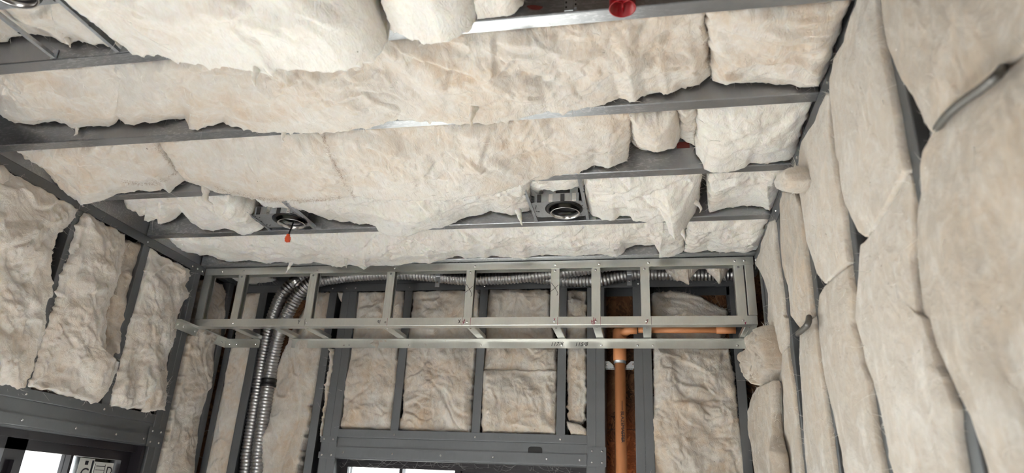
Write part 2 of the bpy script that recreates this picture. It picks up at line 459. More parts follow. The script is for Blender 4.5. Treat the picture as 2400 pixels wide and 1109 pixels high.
    Pm = Pm + N * rise[..., None]
    V = Pm.reshape(-1, 3); idx = np.arange(nu * nv).reshape(nu, nv)
    q = np.stack([idx[:-1, :-1], idx[1:, :-1], idx[1:, 1:], idx[:-1, 1:]], -1).reshape(-1, 4)
    loop = np.concatenate([idx[0, :], idx[1:, -1], idx[-1, -2::-1], idx[-2:0:-1, 0]])
    cen = V.mean(0); out = V[loop] - cen; out -= np.outer(out @ N, N); out /= np.linalg.norm(out, axis=1)[:, None] + 1e-9
    lp = np.roll(V[loop], -1, 0) - np.roll(V[loop], 1, 0); on_ = np.cross(lp, N); on_ /= np.linalg.norm(on_, axis=1)[:, None] + 1e-9
    if (on_ * out).sum() < 0: on_ = -on_
    ls = np.cumsum(np.linalg.norm(lp, axis=1)) / 2
    bul = (0.25 * min(r, t) * (1 + perlin(ls * 20, ls * 0, sd + 23)))[:, None]
    r1 = V[loop] - N * t * 0.3 + on_ * bul * 0.6; r2 = V[loop] - N * t * 0.75 + on_ * bul * 0.3; r3 = V[loop] - N * t - on_ * 0.012
    n0 = len(V); m = len(loop); V2 = np.concatenate([V, r1, r2, r3, [r3.mean(0)]])
    rings = [loop, n0 + np.arange(m), n0 + m + np.arange(m), n0 + 2 * m + np.arange(m)]
    for i in range(3):
        A_, B_ = rings[i], rings[i + 1]
        q = np.concatenate([q, np.stack([A_, np.roll(A_, -1), np.roll(B_, -1), B_], -1)])
    tr = np.stack([rings[3], np.roll(rings[3], -1), np.full(m, n0 + 3 * m)], -1)
    c0 = V2.mean(0)
    ob = bpy.data.objects.new(name, mesh_np(name, V2 - c0, q, tr, WOOL)); col.objects.link(ob); ob.location = c0
    tag(ob, label, cat, group); ob['tone'] = float(tone); ob['tan'] = float(tan)
    # loose fibres: out of the rim, and lying on the face
    if fib > 0:
        per = ls[-1]; nr = int(per * 150 * fib); ar = wid.mean() * Lm; nf = int(ar * 190 * fib)
        k = rng.integers(0, m, nr); k = k[(perlin(ls[k] * 6, ls[k] * 0, sd + 30) > -0.25)]
        pr = V[loop][k] - N * rng.uniform(0, 0.3 * t, (len(k), 1)); dr = on_[k] + N * rng.uniform(-0.3, 0.5, (len(k), 1)) + rng.normal(0, 0.55, (len(k), 3)); dr /= np.linalg.norm(dr, axis=1)[:, None]
        lr = rng.gamma(2.0, 0.0055, len(k)) + 0.004
        iu = rng.integers(2, nu - 2, nf); iv = rng.integers(1, nv - 1, nf); pf = Pm[iu, iv] + N * 0.0005
        nrm = np.cross(Pm[np.minimum(iu + 1, nu - 1), iv] - Pm[iu - 1, iv], Pm[iu, np.minimum(iv + 1, nv - 1)] - Pm[iu, iv - 1]); nrm /= np.linalg.norm(nrm, axis=1)[:, None] + 1e-9
        nrm *= np.sign(nrm @ N)[:, None]
        df = rng.normal(0, 1, (nf, 3)); df -= nrm * (df * nrm).sum(1)[:, None]; df /= np.linalg.norm(df, axis=1)[:, None]; df += nrm * rng.uniform(0.0, 0.12, (nf, 1)); df /= np.linalg.norm(df, axis=1)[:, None]
        lf = rng.gamma(2.0, 0.008, nf) + 0.006
        VV, QQ = strands(rng, np.concatenate([pr, pf]), np.concatenate([dr, df]), np.concatenate([lr, lf]), np.array([0.31, 0.52, 0.79]), 0.8)
        fo = bpy.data.objects.new('loose_fibres', mesh_np('loose_fibres', VV - c0, QQ, np.zeros((0, 3)), FIBRE)); col.objects.link(fo)
        fo.parent = ob; fo['kind'] = 'stuff'; fo['tone'] = float(min(1, tone + 0.25)); fo['tan'] = 0.1
    return ob

# ================================================================ THE SETTING
def slab(name, a, b, mat):
    m = MB(); m.box(a, b); return tag(m.build(name, mat), kind='structure')


def wall_with_hole(name, ax, pos, th, lo, hi, hole, mat):
    """wall in the plane ax=pos..pos+th; lo/hi = (s0,z0),(s1,z1); hole = (s0,s1,z0,z1)"""
    m = MB(); (s0, z0), (s1, z1) = lo, hi; h0, h1, k0, k1 = hole
    for a0, a1, c0, c1 in ((s0, h0, z0, z1), (h1, s1, z0, z1), (h0, h1, z0, k0), (h0, h1, k1, z1)):
        if a1 - a0 < 1e-4 or c1 - c0 < 1e-4: continue
        if ax == 'X': m.box((min(pos, pos + th), a0, c0), (max(pos, pos + th), a1, c1))
        else: m.box((a0, min(pos, pos + th), c0), (a1, max(pos, pos + th), c1))
    return tag(m.build(name, mat), kind='structure')


slab('floor', (XL - 0.3, REAR_Y - 0.2, FLOOR - 0.1), (XR + 0.3, B + 0.3, FLOOR), CONC)
slab('ceiling', (XL - 0.3, REAR_Y - 0.2, DECK), (XR + 0.3, B + 0.3, DECK + 0.06), DECKM)
wall_with_hole('wall_left', 'X', XL - 0.15, -0.03, (REAR_Y, FLOOR), (B + 0.18, DECK), WIN1, WALLM)
wall_with_hole('wall_back', 'Y', B + 0.152, 0.03, (XL - 0.15, FLOOR), (XR + 0.152, DECK), WIN2, OSB)
slab('wall_right', (XR + 0.15, REAR_Y, FLOOR), (XR + 0.18, B + 0.18, DECK), WALLM)
wall_with_hole('wall_rear', 'Y', REAR_Y, -0.12, (XL - 0.18, FLOOR), (XR + 0.18, DECK), REAR, PLASTER)
slab('outside_ground', (-30, -30, FLOOR - 0.5), (30, 30, FLOOR - 0.15), GROUND)

# ================================================================ STEEL FRAMING
ZJ = H
g_j = 'steel joists across the ceiling'
jl = {1: 'wide steel ceiling joist behind the red cap, topmost in the picture',
      2: 'second steel ceiling joist from the top, its web bare at the left end',
      3: 'third long steel ceiling joist, hidden in its middle by sagging insulation',
      4: 'white-stained steel ceiling joist just below the two light housings',
      5: 'last steel ceiling joist directly above the soffit frame'}
for k in (1, 2, 3, 4, 5):
    o = channel('ceiling_joist', (XL, JY[k], H), (XR, JY[k], H), (0, 0, 1), (0, 1, 0), 0.205, 0.0415, JOIST, 0.012)
    tag(o, jl[k], 'joist', g_j)

# rim tracks standing on the side walls, and the wall top tracks under them
o = channel('rim_track', (XL - 0.004, -0.4, H), (XL - 0.004, B, H), (0, 0, 1), (-1, 0, 0), 0.205, 0.04, JOIST)
tag(o, 'steel rim track closing the joist ends along the left wall top', 'track')
o = channel('rim_track', (XR + 0.004, -0.4, H), (XR + 0.004, B, H), (0, 0, 1), (1, 0, 0), 0.205, 0.04, JOIST)
tag(o, 'steel rim track closing the joist ends along the right wall top', 'track')
o = channel('rim_track', (XL, B + 0.004, H), (XR, B + 0.004, H), (0, 0, 1), (0, 1, 0), 0.205, 0.04, STUD)
tag(o, 'steel rim track above the back wall, behind the flexible conduits', 'track')


def top_track(name, p0, p1, w, label, mat, d=0.042, W=0.15):
    o = channel(name, p0, p1, w, (0, 0, -1), W, d, mat); return tag(o, label, 'track')


tl = top_track('wall_top_track', (XL + 0.002, -0.4, H - 0.001), (XL + 0.002, 2.93, H - 0.001), (-1, 0, 0), 'dark steel top track slanting along the head of the left wall', STUD)
for y in (2.11, 2.50, 2.83, 2.87, 2.91): screw(tl, (XL + 0.002, y, H - 0.026), (1, 0, 0))
tr_ = top_track('wall_top_track', (XR - 0.002, -0.4, H - 0.001), (XR - 0.002, 2.93, H - 0.001), (1, 0, 0), 'dark steel top track along the head of the right wall', STUD, 0.065)
for y in (1.18, 1.58, 1.98, 2.38, 2.9): screw(tr_, (XR - 0.002, y, H - 0.03), (-1, 0, 0))
tb = top_track('wall_top_track', (XL, B - 0.002, H - 0.001), (XR, B - 0.002, H - 0.001), (0, 1, 0), 'dark steel top track of the back wall, seen through the soffit frame', STUD, 0.043)
for x in (-1.92, -1.63, -1.55, -1.5, -1.2, -0.8, -0.4, -0.2, -0.03): screw(tb, (x, B - 0.002, H - 0.026), (0, -1, 0))

# ---- studs of the back wall (flange to the room, web back into the wall)
def bstud(x0, w, label, side=1, z1=H - 0.004, z0=FLOOR, lip=0.012):
    x = x0 if side > 0 else x0 + w
    o = channel('wall_stud', (x, B, z0), (x, B, z1), (0, 1, 0), (side, 0, 0), 0.148, w, STUD, lip)
    return tag(o, label, 'stud', 'back wall studs')


bstud(-2.198, 0.030, 'dark steel stud in the back left corner, between two batts')
bstud(-2.052, 0.046, 'dark steel stud immediately left of the two flexible conduits')
bstud(-1.645, 0.043, 'single back wall stud left of the thin insulation sliver and the window header')
bstud(-1.571, 0.041, 'left stud of the pair carrying the left end of the back window header')
bstud(-1.529, 0.041, 'right stud of the pair carrying the left end of the back window header', -1)
bstud(-1.224, 0.041, 'short stud above the back window header, first from the left', 1, H - 0.004, 0.327)
bstud(-0.822, 0.041, 'short stud above the back window header, second from the left', 1, H - 0.004, 0.327)
bstud(-0.420, 0.041, 'short stud above the back window header, third from the left', 1, H - 0.004, 0.327)
bstud(-0.280, 0.042, 'left stud of the pair just left of the orange pipe', 1)
bstud(-0.237, 0.042, 'right stud of the pair just left of the orange pipe', -1)
bstud(-0.060, 0.041, 'left stud of the pair just right of the orange pipe', 1)
bstud(-0.018, 0.041, 'right stud of the pair just right of the orange pipe', -1)
bstud(0.394, 0.041, 'dark back wall stud near the right corner, beside the wide batt', -1)

# ---- studs of the left wall
def lstud(y0, w, label, z0=FLOOR, z1=H - 0.004):
    o = channel('wall_stud', (XL, y0, z0), (XL, y0, z1), (-1, 0, 0), (0, 1, 0), 0.148, w, STUD, 0.012)
    return tag(o, label, 'stud', 'left wall studs')


lstud(2.090, 0.041, 'left wall stud with a dark hollow beside it, between the two wide batts', 0.327)
lstud(2.483, 0.041, 'left wall stud narrowing behind ragged insulation, second from the soffit end', 0.327)
lstud(3.160, 0.041, 'dark left wall stud in the back corner, beside the tall narrow brown batt')
lstud(2.822, 0.041, 'left stud of the corner pair where the left wall meets the soffit')
lstud(2.865, 0.041, 'right stud of the corner pair where the left wall meets the soffit')

# ---- studs of the right wall
def rstud(y0, w, label, z0=FLOOR):
    o = channel('wall_stud', (XR, y0, z0), (XR, y0, H - 0.004), (1, 0, 0), (0, 1, 0), 0.148, w, STUD, 0.012)
    return tag(o, label, 'stud', 'right wall studs')


rstud(1.155, 0.041, 'blurred right wall stud closest to the camera, beside the thin grey cable')
rstud(1.562, 0.041, 'right wall stud visible in a narrow strip, second nearest to the camera')
rstud(1.955, 0.041, 'right wall stud third nearest to the camera, beside a downward-pointing batt tip')
rstud(2.357, 0.041, 'right wall stud fourth nearest to the camera, a thin strip beside the bent cable end')
rstud(2.730, 0.036, 'right wall stud bare beside the right end of the soffit')
rstud(2.815, 0.036, 'right wall stud tucked behind the right end post of the soffit')

# ---- window headers
def hdr_screws(par, pts, n):
    for p in pts: screw(par, p, n)


# back wall header
hd = empty('window_header', ((WIN2[0] + WIN2[1]) / 2, B, 0.19), 'dark steel box header over the back wall window', 'header')
p = channel('header_track', (WIN2[0], B - 0.002, 0.2875), (WIN2[1] - 0.003, B - 0.002, 0.2875), (0, 1, 0), (0, 0, 1), 0.14, 0.039, STUD, parent=hd)
hdr_screws(p, [(x, B - 0.002, 0.306) for x in (-1.2, -0.8, -0.40)], (0, -1, 0))
m = MB(); m.box((WIN2[0], B + 0.004, 0.19), (WIN2[1], B + 0.045, 0.287))
p = m.build('header_beam', STUD, hd)
m = MB(); m.prism([(x, z) for x, z in [(-0.033, 0)] + [(-0.033 + 0.012 * (1 - math.cos(a)), 0.016 + 0.012 * math.sin(a)) for a in (0, .5, 1.0, 1.57)] + [(0.033 - 0.012 * (1 - math.cos(a)), 0.016 + 0.012 * math.sin(a)) for a in (1.57, 1.0, .5, 0)] + [(0.033, 0)]], (-0.515, B + 0.0025, 0.243), (-0.515, B + 0.0045, 0.243), (1, 0, 0), (0, 0, 1))
m.build('punched_hole', BLACK, hd)
p = channel('header_track', (WIN2[0], B - 0.003, 0.194), (WIN2[1] - 0.003, B - 0.003, 0.194), (0, 1, 0), (0, 0, 1), 0.14, 0.049, STUD, parent=hd)
hdr_screws(p, [(x, B - 0.003, 0.218) for x in (-1.45, -1.20, -0.96, -0.71, -0.46, -0.31)], (0, -1, 0))
for x0, x1, zs in ((-0.273, -0.192, (0.192, 0.277)), (-1.575, -1.49, (0.262, 0.292)), (-1.575, -1.49, (0.188, 0.218))):
    m = MB(); m.box((x0, B - 0.0045, zs[0]), (x1, B - 0.001, zs[1])); p = m.build('strap_plate', STUD, hd)
    zz = (zs[0] + 0.018, zs[1] - 0.018) if zs[1] - zs[0] > 0.05 else ((zs[0] + zs[1]) / 2,)
    hdr_screws(p, [(x, B - 0.0045, z) for x in (x0 + 0.018, x1 - 0.018) for z in zz], (0, -1, 0))
# left wall header
hd = empty('window_header', (XL, 2.0, 0.19), 'dark steel box header over the left wall window', 'header')
p = channel('header_track', (XL + 0.002, 0.05, 0.2875), (XL + 0.002, 2.815, 0.2875), (-1, 0, 0), (0, 0, 1), 0.14, 0.039, STUD, parent=hd)
hdr_screws(p, [(XL + 0.002, y, 0.307) for y in (2.115, 2.50)], (1, 0, 0))
m = MB(); m.box((XL - 0.045, 0.05, 0.19), (XL - 0.004, 2.82, 0.287)); m.build('header_beam', STUD, hd)
p = channel('header_track', (XL + 0.003, 0.05, 0.196), (XL + 0.003, 2.79, 0.196), (-1, 0, 0), (0, 0, 1), 0.14, 0.041, STUD, parent=hd)
hdr_screws(p, [(XL + 0.003, y, 0.218) for y in (2.13, 2.38, 2.60, 2.77)], (1, 0, 0))
m = MB(); m.box((XL + 0.001, 2.795, 0.188), (XL + 0.0045, 2.895, 0.272)); p = m.build('strap_plate', STUD, hd)
hdr_screws(p, [(XL + 0.0045, y, z) for y in (2.815, 2.872) for z in (0.208, 0.255)], (1, 0, 0))

# ================================================================ WINDOWS (structure)
w2 = empty('window_2', ((WIN2[0] + WIN2[1]) / 2, B + 0.09, 0.19), kind='structure')
YF = B + 0.075
for a, b in (((WIN2[0], YF, 0.157), (WIN2[1], YF + 0.06, 0.189)), ((WIN2[0], YF, -1.5), (WIN2[0] + 0.04, YF + 0.06, 0.157)),
             ((-1.186, YF + 0.005, -1.5), (-1.170, YF + 0.055, 0.157)), ((-0.908, YF, -1.5), (-0.88, YF + 0.06, 0.157)),
             ((WIN2[1] - 0.03, YF, -1.5), (WIN2[1], YF + 0.06, 0.157)), ((WIN2[0], YF - 0.02, 0.176), (WIN2[1], YF, 0.190))):
    m = MB(); m.box(a, b); m.build('frame', FRAME, w2)
m = MB(); m.box((-0.88, YF + 0.02, -0.12), (WIN2[1] - 0.03, YF + 0.05, 0.157)); m.build('transom_panel', FRAME, w2)
m = MB(); m.box((-0.88, YF + 0.026, -1.5), (WIN2[1] - 0.03, YF + 0.031, -0.12)); m.build('pane', GLASS, w2)  # unseen glass added below the panel to let more sun reach the floor
for x0, x1 in ((-1.45, -1.186), (-1.170, -0.908)):
    m = MB(); m.box((x0, YF + 0.026, -1.5), (x1, YF + 0.031, 0.157)); m.build('pane', GLASS, w2)
rng = np.random.default_rng(5); m = MB()
for i in range(46):
    x = rng.uniform(-1.45, -0.3); z = rng.uniform(0.165, 0.187); dx = rng.uniform(-0.09, 0.09)
    p0 = np.array([x, B + rng.uniform(0.01, 0.07), 0.188]); p2 = np.array([x + dx, B + rng.uniform(0.0, 0.07), rng.uniform(0.155, 0.19)]); p1 = (p0 + p2) / 2 - np.array([0, 0, rng.uniform(0.004, 0.03)])
    m.tube([p0, p0 * .3 + p1 * .7, p1 * .7 + p2 * .3, p2], 0.0005, 3, False)
tag(m.build('cobweb', COBWEB), 'grey cobwebs hanging under the header of the back window', 'cobweb', kind='stuff')

w1 = empty('window_1', (XL - 0.08, 2.3, 0.19), kind='structure')
XF = XL - 0.06
for a, b in (((XF - 0.06, 0.9, 0.122), (XF, 2.81, 0.190)), ((XF - 0.06, 2.745, -1.0), (XF, 2.81, 0.122)),
             ((XF - 0.05, 2.469, -1.0), (XF - 0.005, 2.482, 0.122)), ((XF - 0.06, 2.155, -1.0), (XF, 2.245, 0.16)),
             ((XF, 0.9, 0.160), (XF + 0.02, 2.81, 0.190)), ((XF, 2.795, -1.0), (XF + 0.05, 2.812, 0.19)),
             ((XF + 0.002, 2.19, -0.1), (XF + 0.02, 2.215, 0.085))):
    m = MB(); m.box(a, b); m.build('frame', FRAME, w1)
for y0, y1 in ((0.9, 2.155), (2.245, 2.469), (2.482, 2.745)):
    m = MB(); m.box((XF - 0.034, y0, -1.0), (XF - 0.029, y1, 0.16 if y0 < 2 else 0.124)); m.build('pane', GLASS, w1)
# printed sheets stuck to the pane
XP = XF - 0.0275


def text(body, name, loc, size, right, up, mat, parent, ext=0.0004, align='LEFT'):
    c = bpy.data.curves.new(name, 'FONT'); c.body = body; c.size = size; c.extrude = ext; c.align_x = align; c.shear = 0.3 if name == 'handwriting' else 0.0; c.materials.append(mat)
    t0 = bpy.data.objects.new(name, c); col.objects.link(t0); dg = bpy.context.evaluated_depsgraph_get()
    me = bpy.data.meshes.new_from_object(t0.evaluated_get(dg)); bpy.data.objects.remove(t0); o = bpy.data.objects.new(name, me); col.objects.link(o)
    r = Vector(right).normalized(); u = Vector(up); u = (u - r * u.dot(r)).normalized(); n = r.cross(u)
    place(o, loc, parent)
    o.rotation_euler = Matrix(((r.x, u.x, n.x), (r.y, u.y, n.y), (r.z, u.z, n.z))).to_euler(); return o


sh = []
for y0, y1, z0, z1 in ((2.545, 2.625, -0.05, 0.118), (2.628, 2.738, -0.05, 0.108)):
    m = MB(); m.box((XP - 0.001, y0, z0), (XP, y1, z1)); sh.append(m.build('printed_sheet', PAPER))
tag(sh[0], 'white printed sheet with a bold letter C stuck to the left window pane', 'paper')
tag(sh[1], 'white printed sheet with a bold letter D stuck to the left window pane', 'paper')
text('C', 'lettering', (XP + 0.001, 2.56, 0.035), 0.065, (0, 1, 0), (0, 0, 1), INK, sh[0])
text('D', 'lettering', (XP + 0.001, 2.700, 0.058), 0.05, (0, 1, 0), (0, 0, 1), INK, sh[1])
for (y0, y1, z0, z1), par in (((2.575, 2.592, 0.092, 0.108), sh[0]), ((2.612, 2.622, 0.02, 0.112), sh[0]), ((2.640, 2.690, 0.090, 0.093), sh[1]),
                              ((2.640, 2.690, 0.075, 0.077), sh[1]), ((2.640, 2.690, 0.060, 0.062), sh[1]), ((2.632, 2.634, 0.03, 0.1), sh[1]), ((2.690, 2.692, 0.03, 0.1), sh[1])):
    m = MB(); m.box((XP, y0, z0), (XP + 0.0008, y1, z1)); m.build('printed_bar', INK, par)

# ================================================================ SOFFIT FRAME
o = channel('soffit_track', (XL + 0.004, S, H - 0.0015), (XR - 0.008, S, H - 0.0015), (0, 1, 0), (0, 0, -1), 0.044, 0.039, LIGHTG)
tag(o, 'long upper track of the soffit frame, screwed under the last joist', 'track')
for x in (-2.1, -1.98, -1.58, -1.18, -0.78, -0.40, -0.2, 0.02, 0.39, 0.43): screw(o, (x, S, H - 0.022), (0, -1, 0))
zb = 0.766
st = channel('soffit_track', (XL + 0.004, S, zb), (XR - 0.012, S, zb), (0, 1, 0), (0, 0, 1), 0.046, 0.039, LIGHTG)
tag(st, 'long lower front track of the soffit frame, with red and black marks', 'track')
SX = [-2.006, -1.618, -1.216, -0.822, -0.421, -0.236, -0.019, 0.383]
for x in SX: screw(st, (x + 0.022, S, zb + 0.018), (0, -1, 0))
ld = angle('soffit_ledger', (at(686, 800, 'Y', B)[0], B - 0.003, 0.768), (XR - 0.006, B - 0.003, 0.768), (0, 0, -1), (0, -1, 0), 0.041, 0.030, LIGHTG)
tag(ld, 'long ledger track on the back wall with black fractions written on it', 'track')
for x in (-1.76, -1.52, -1.49, -1.17, -0.80, -0.40, -0.29, -0.21, -0.04, 0.03, 0.41): screw(ld, (x, B - 0.0052, 0.742), (0, -1, 0))
o = angle('soffit_ledger', (XL + 0.006, B - 0.003, 0.768), (-1.995, B - 0.003, 0.768), (0, 0, -1), (0, -1, 0), 0.041, 0.030, LIGHTG)
tag(o, 'short ledger piece in the left corner, ending at the flexible conduits', 'track')
for x in (-2.17, -2.13, -2.02): screw(o, (x, B - 0.0052, 0.745), (0, -1, 0))
o = angle('soffit_end_track', (XL + 0.004, 2.80, 0.770), (XL + 0.004, B - 0.004, 0.770), (0, 0, -1), (1, 0, 0), 0.044, 0.028, LIGHTG)
tag(o, 'angled end track of the soffit on the left wall', 'track')
for y in (2.815, 2.86, 2.95, 3.18): screw(o, (XL + 0.0065, y, 0.748), (1, 0, 0))
o = angle('soffit_end_track', (XR - 0.010, S + 0.048, 0.770), (XR - 0.010, B - 0.035, 0.770), (0, 0, -1), (-1, 0, 0), 0.044, 0.028, LIGHTG)
tag(o, 'end track of the soffit at the right wall', 'track')
sl = ['soffit stud farthest left, crossing plain insulation', 'soffit stud just right of the bending flexible conduits', 'soffit stud third from the left, without any pen mark',
      'soffit stud fourth from the left, with a black pen cross', 'soffit stud fifth from the left, with a black pen cross', 'soffit stud just left of the brown board opening',
      'soffit stud just right of the brown board opening', 'soffit stud at the right end, beside the corner post']
for i, x in enumerate(SX):
    o = channel('soffit_stud', (x, S + 0.0025, zb + 0.004), (x, S + 0.0025, H - 0.005), (0, 1, 0), (1, 0, 0), 0.038, 0.040, LIGHTG, 0.008)
    tag(o, sl[i], 'stud', 'upright studs of the soffit frame')
    for dx in (0.010, 0.028):
        m = MB(); m.box((x + dx, S + 0.0018, zb + 0.045), (x + dx + 0.0022, S + 0.003, H - 0.045)); m.build('rib', LIGHTG, o); screw(o, (x + 0.02, S + 0.0025, H - 0.05), (0, -1, 0))
    if i in (3, 4):
        m = MB()
        for p0, p1 in (((0.002, 0.925), (0.036, 0.955)), ((0.034, 0.918), (0.004, 0.965)), ((0.034, 0.918), (0.03, 0.905))):
            m.tube([(x + p0[0], S + 0.0022, p0[1]), (x + (p0[0] + p1[0]) / 2 + 0.002, S + 0.0022, (p0[1] + p1[1]) / 2), (x + p1[0], S + 0.0022, p1[1])], 0.0011, 4)
        m.build('pen_cross', INK, o)
for x, w, lab in ((XL + 0.004, 0.042, 'end post of the soffit in the left corner'), (0.428, 0.036, 'bright end post of the soffit at the right wall')):
    o = channel('soffit_stud', (x, S - 0.003, zb + 0.04), (x, S - 0.003, H - 0.042), (0, 1, 0), (1, 0, 0), 0.040, w, LIGHTG, 0.008); tag(o, lab, 'stud')
RG = [(607, 'soffit rung nearest the left corner'), (698, 'soffit rung at the right of the conduits, where the ledger begins'), (769, 'soffit rung third from the left, above the thin insulation sliver'),
      (945, 'soffit rung fourth from the left'), (1130, 'soffit rung fifth from the left'), (1318, 'soffit rung behind the fraction marks on the ledger'),
      (1408, 'soffit rung just left of the orange pipe elbow'), (1518, 'soffit rung crossing under the orange branch pipe'), (1742, 'soffit rung at the right end, where the orange pipe ends')]
for u, lab in RG:
    x = at(u, 797, 'Y', B)[0] - 0.02
    o = channel('soffit_rung', (x, S + 0.047, 0.7705), (x, B - 0.004, 0.7705), (1, 0, 0), (0, 0, 1), 0.038, 0.020, LIGHTG); tag(o, lab, 'rung', 'rungs under the soffit')
    screw(o, (x + 0.018, S + 0.06, 0.7705), (0, 0, -1))
# pen marks
for xs, c in (((-1.603,), 0), ((-0.824, -0.785), 1), ((-0.385,), 1), ((-0.195,), 1), ((-1.186,), 1), ((0.024,), 0)):
    for x in xs:
        m = MB(); m.box((x - 0.0007, S - 0.0004, zb + 0.001), (x + 0.0007, S, zb + 0.038)); m.build('pen_line', REDINK if c else INK, st)


def scribble(par, x, z, strokes, mat, k=1.0, rad=0.0012):
    m = MB()
    for stq in strokes: m.tube([(x + a * k, S - 0.0003, z + b * k) for a, b in stq], rad, 4)
    m.build('pen_mark', mat, par)


scribble(st, -1.64, zb + 0.02, [[(0, 0.012), (0.006, 0.003)], [(0.012, 0.013), (0.004, -0.008)]], INK)
scribble(st, -1.232, zb + 0.02, [[(0, 0.006), (0.005, 0.008), (0.003, -0.006), (0, 0.0), (0, 0.006)], [(0.011, 0.009), (0.009, -0.008)]], INK)
scribble(st, -0.842, zb + 0.02, [[(0, 0.009), (0.009, -0.008)], [(0.01, 0.01), (0.001, -0.009)]], INK)
scribble(st, -0.818, zb + 0.02, [[(-0.004, 0.0), (0.008, 0.004)], [(0.0, -0.012), (0.006, 0.012)], [(-0.002, -0.006), (0.008, -0.003)]], REDINK)
scribble(st, -0.402, zb + 0.026, [[(0, 0.005), (0.006, -0.004)], [(0.006, 0.006), (0.0, -0.005)]], REDINK)
scribble(st, -0.228, zb + 0.014, [[(-0.008, 0.0), (0.012, 0.012)], [(0.0, -0.012), (0.003, 0.022)], [(0.006, -0.010), (0.010, 0.018)], [(-0.008, 0.01), (-0.004, -0.01)]], REDINK)
scribble(st, 0.004, zb + 0.014, [[(0, 0.008), (0.006, 0.012), (0.004, 0.0), (-0.004, -0.008)]], REDINK)
scribble(st, 0.41, zb + 0.006, [[(0, 0.006), (0.004, -0.004)], [(0.006, 0.006), (0.0, -0.006)]], REDINK)
text('117/8', 'handwriting', (at(1290, 812, 'Y', B)[0], B - 0.0058, 0.7375), 0.027, (1, 0, 0.04), (0.25, 0, 1), INK, ld)
text('115/8', 'handwriting', (at(1347, 812, 'Y', B)[0], B - 0.0058, 0.7375), 0.027, (1, 0, 0.02), (0.25, 0, 1), INK, ld)

# ================================================================ FLEXIBLE CONDUITS, PIPES, CABLES
def smooth_path(pts, step):
    """Catmull-Rom through pts, resampled evenly"""
    p = np.array(pts, float); p = np.concatenate([[2 * p[0] - p[1]], p, [2 * p[-1] - p[-2]]]); out = []
    for i in range(1, len(p) - 2):
        for t in np.linspace(0, 1, 24, endpoint=False):
            a, b, c, d = p[i - 1:i + 3]
            out.append(0.5 * (2 * b + (c - a) * t + (2 * a - 5 * b + 4 * c - d) * t * t + (3 * b - a - 3 * c + d) * t ** 3))
    out.append(p[-2]); out = np.array(out); L = np.linalg.norm(np.diff(out, axis=0), axis=1).sum()
    return resample(out, max(4, int(L / step)))


def conduit(path, R, pitch, mat, per=6, seg=18, amp=0.09):
    q = smooth_path(path, pitch / per); m = MB()
    rad = [R * (1 - amp + amp * 2 * abs(math.sin(math.pi * i / per)) ** 1.0) for i in range(len(q))]
    m.tube(q, rad, seg); return m, q


def wp(pts, Yf): return [at(u, v, 'Y', y) for (u, v), y in zip(pts, Yf)]


YA, YB = B - 0.045, B - 0.085
yy = B + 0.005
pa = [at(566, 1170, 'Y', yy + .03) + np.array([0.0, 0, -1.3])] + wp([(566, 1170), (581, 1060), (597, 960), (615, 850), (632, 770), (646, 725), (664, 688), (690, 662), (725, 642)], [yy + .03, yy + .03, yy + .03, yy + .03, yy + .01, yy - .02, YA, YA, YA]) \
    + wp([(780, 628), (860, 624), (1000, 628), (1130, 634), (1230, 645), (1320, 655), (1400, 656), (1450, 647), (1500, 640), (1570, 641), (1650, 642), (1735, 641)], [YA] * 12)
pb = [at(592, 1170, 'Y', yy) + np.array([0.0, 0, -1.3])] + wp([(592, 1170), (606, 1060), (620, 960), (636, 860), (653, 787), (672, 740), (692, 703), (712, 676)], [yy, yy, yy, yy, yy - .03, YB - .01, YB - .02, YB - .03]) \
    + wp([(735, 660), (770, 653), (830, 645), (930, 640), (1010, 645), (1090, 653), (1190, 650), (1280, 641), (1370, 629), (1450, 618), (1560, 612), (1680, 610)], [YB - .03] * 12)
m, qa = conduit(pa, 0.0315, 0.0165, FLEX); oa = m.build('flexible_conduit', FLEX, None, True)
tag(oa, 'left one of the two ribbed metal conduits, without a black coupling', 'conduit')
m, qb = conduit(pb, 0.0315, 0.0165, FLEX); ob_ = m.build('flexible_conduit', FLEX, None, True)
tag(ob_, 'right one of the two ribbed metal conduits, with a black coupling halfway down', 'conduit')


def sleeve(q, p, L, R, name, mat, parent, ribs=False):
    i = int(np.argmin(np.linalg.norm(q - p, axis=1))); t = q[min(i + 3, len(q) - 1)] - q[max(0, i - 3)]; t /= np.linalg.norm(t); m = MB()
    prof = [(-.5, .9), (-.48, 1.0), (-.22, 1.02), (-.18, .95), (.18, .95), (.22, 1.02), (.48, 1.0), (.5, .9)] if ribs else [(-.5, .93), (-.45, 1), (.45, 1), (.5, .93)]
    m.tube([q[i] + t * L * a for a, _ in prof], [R * b for _, b in prof], 20); return m.build(name, mat, parent, True)


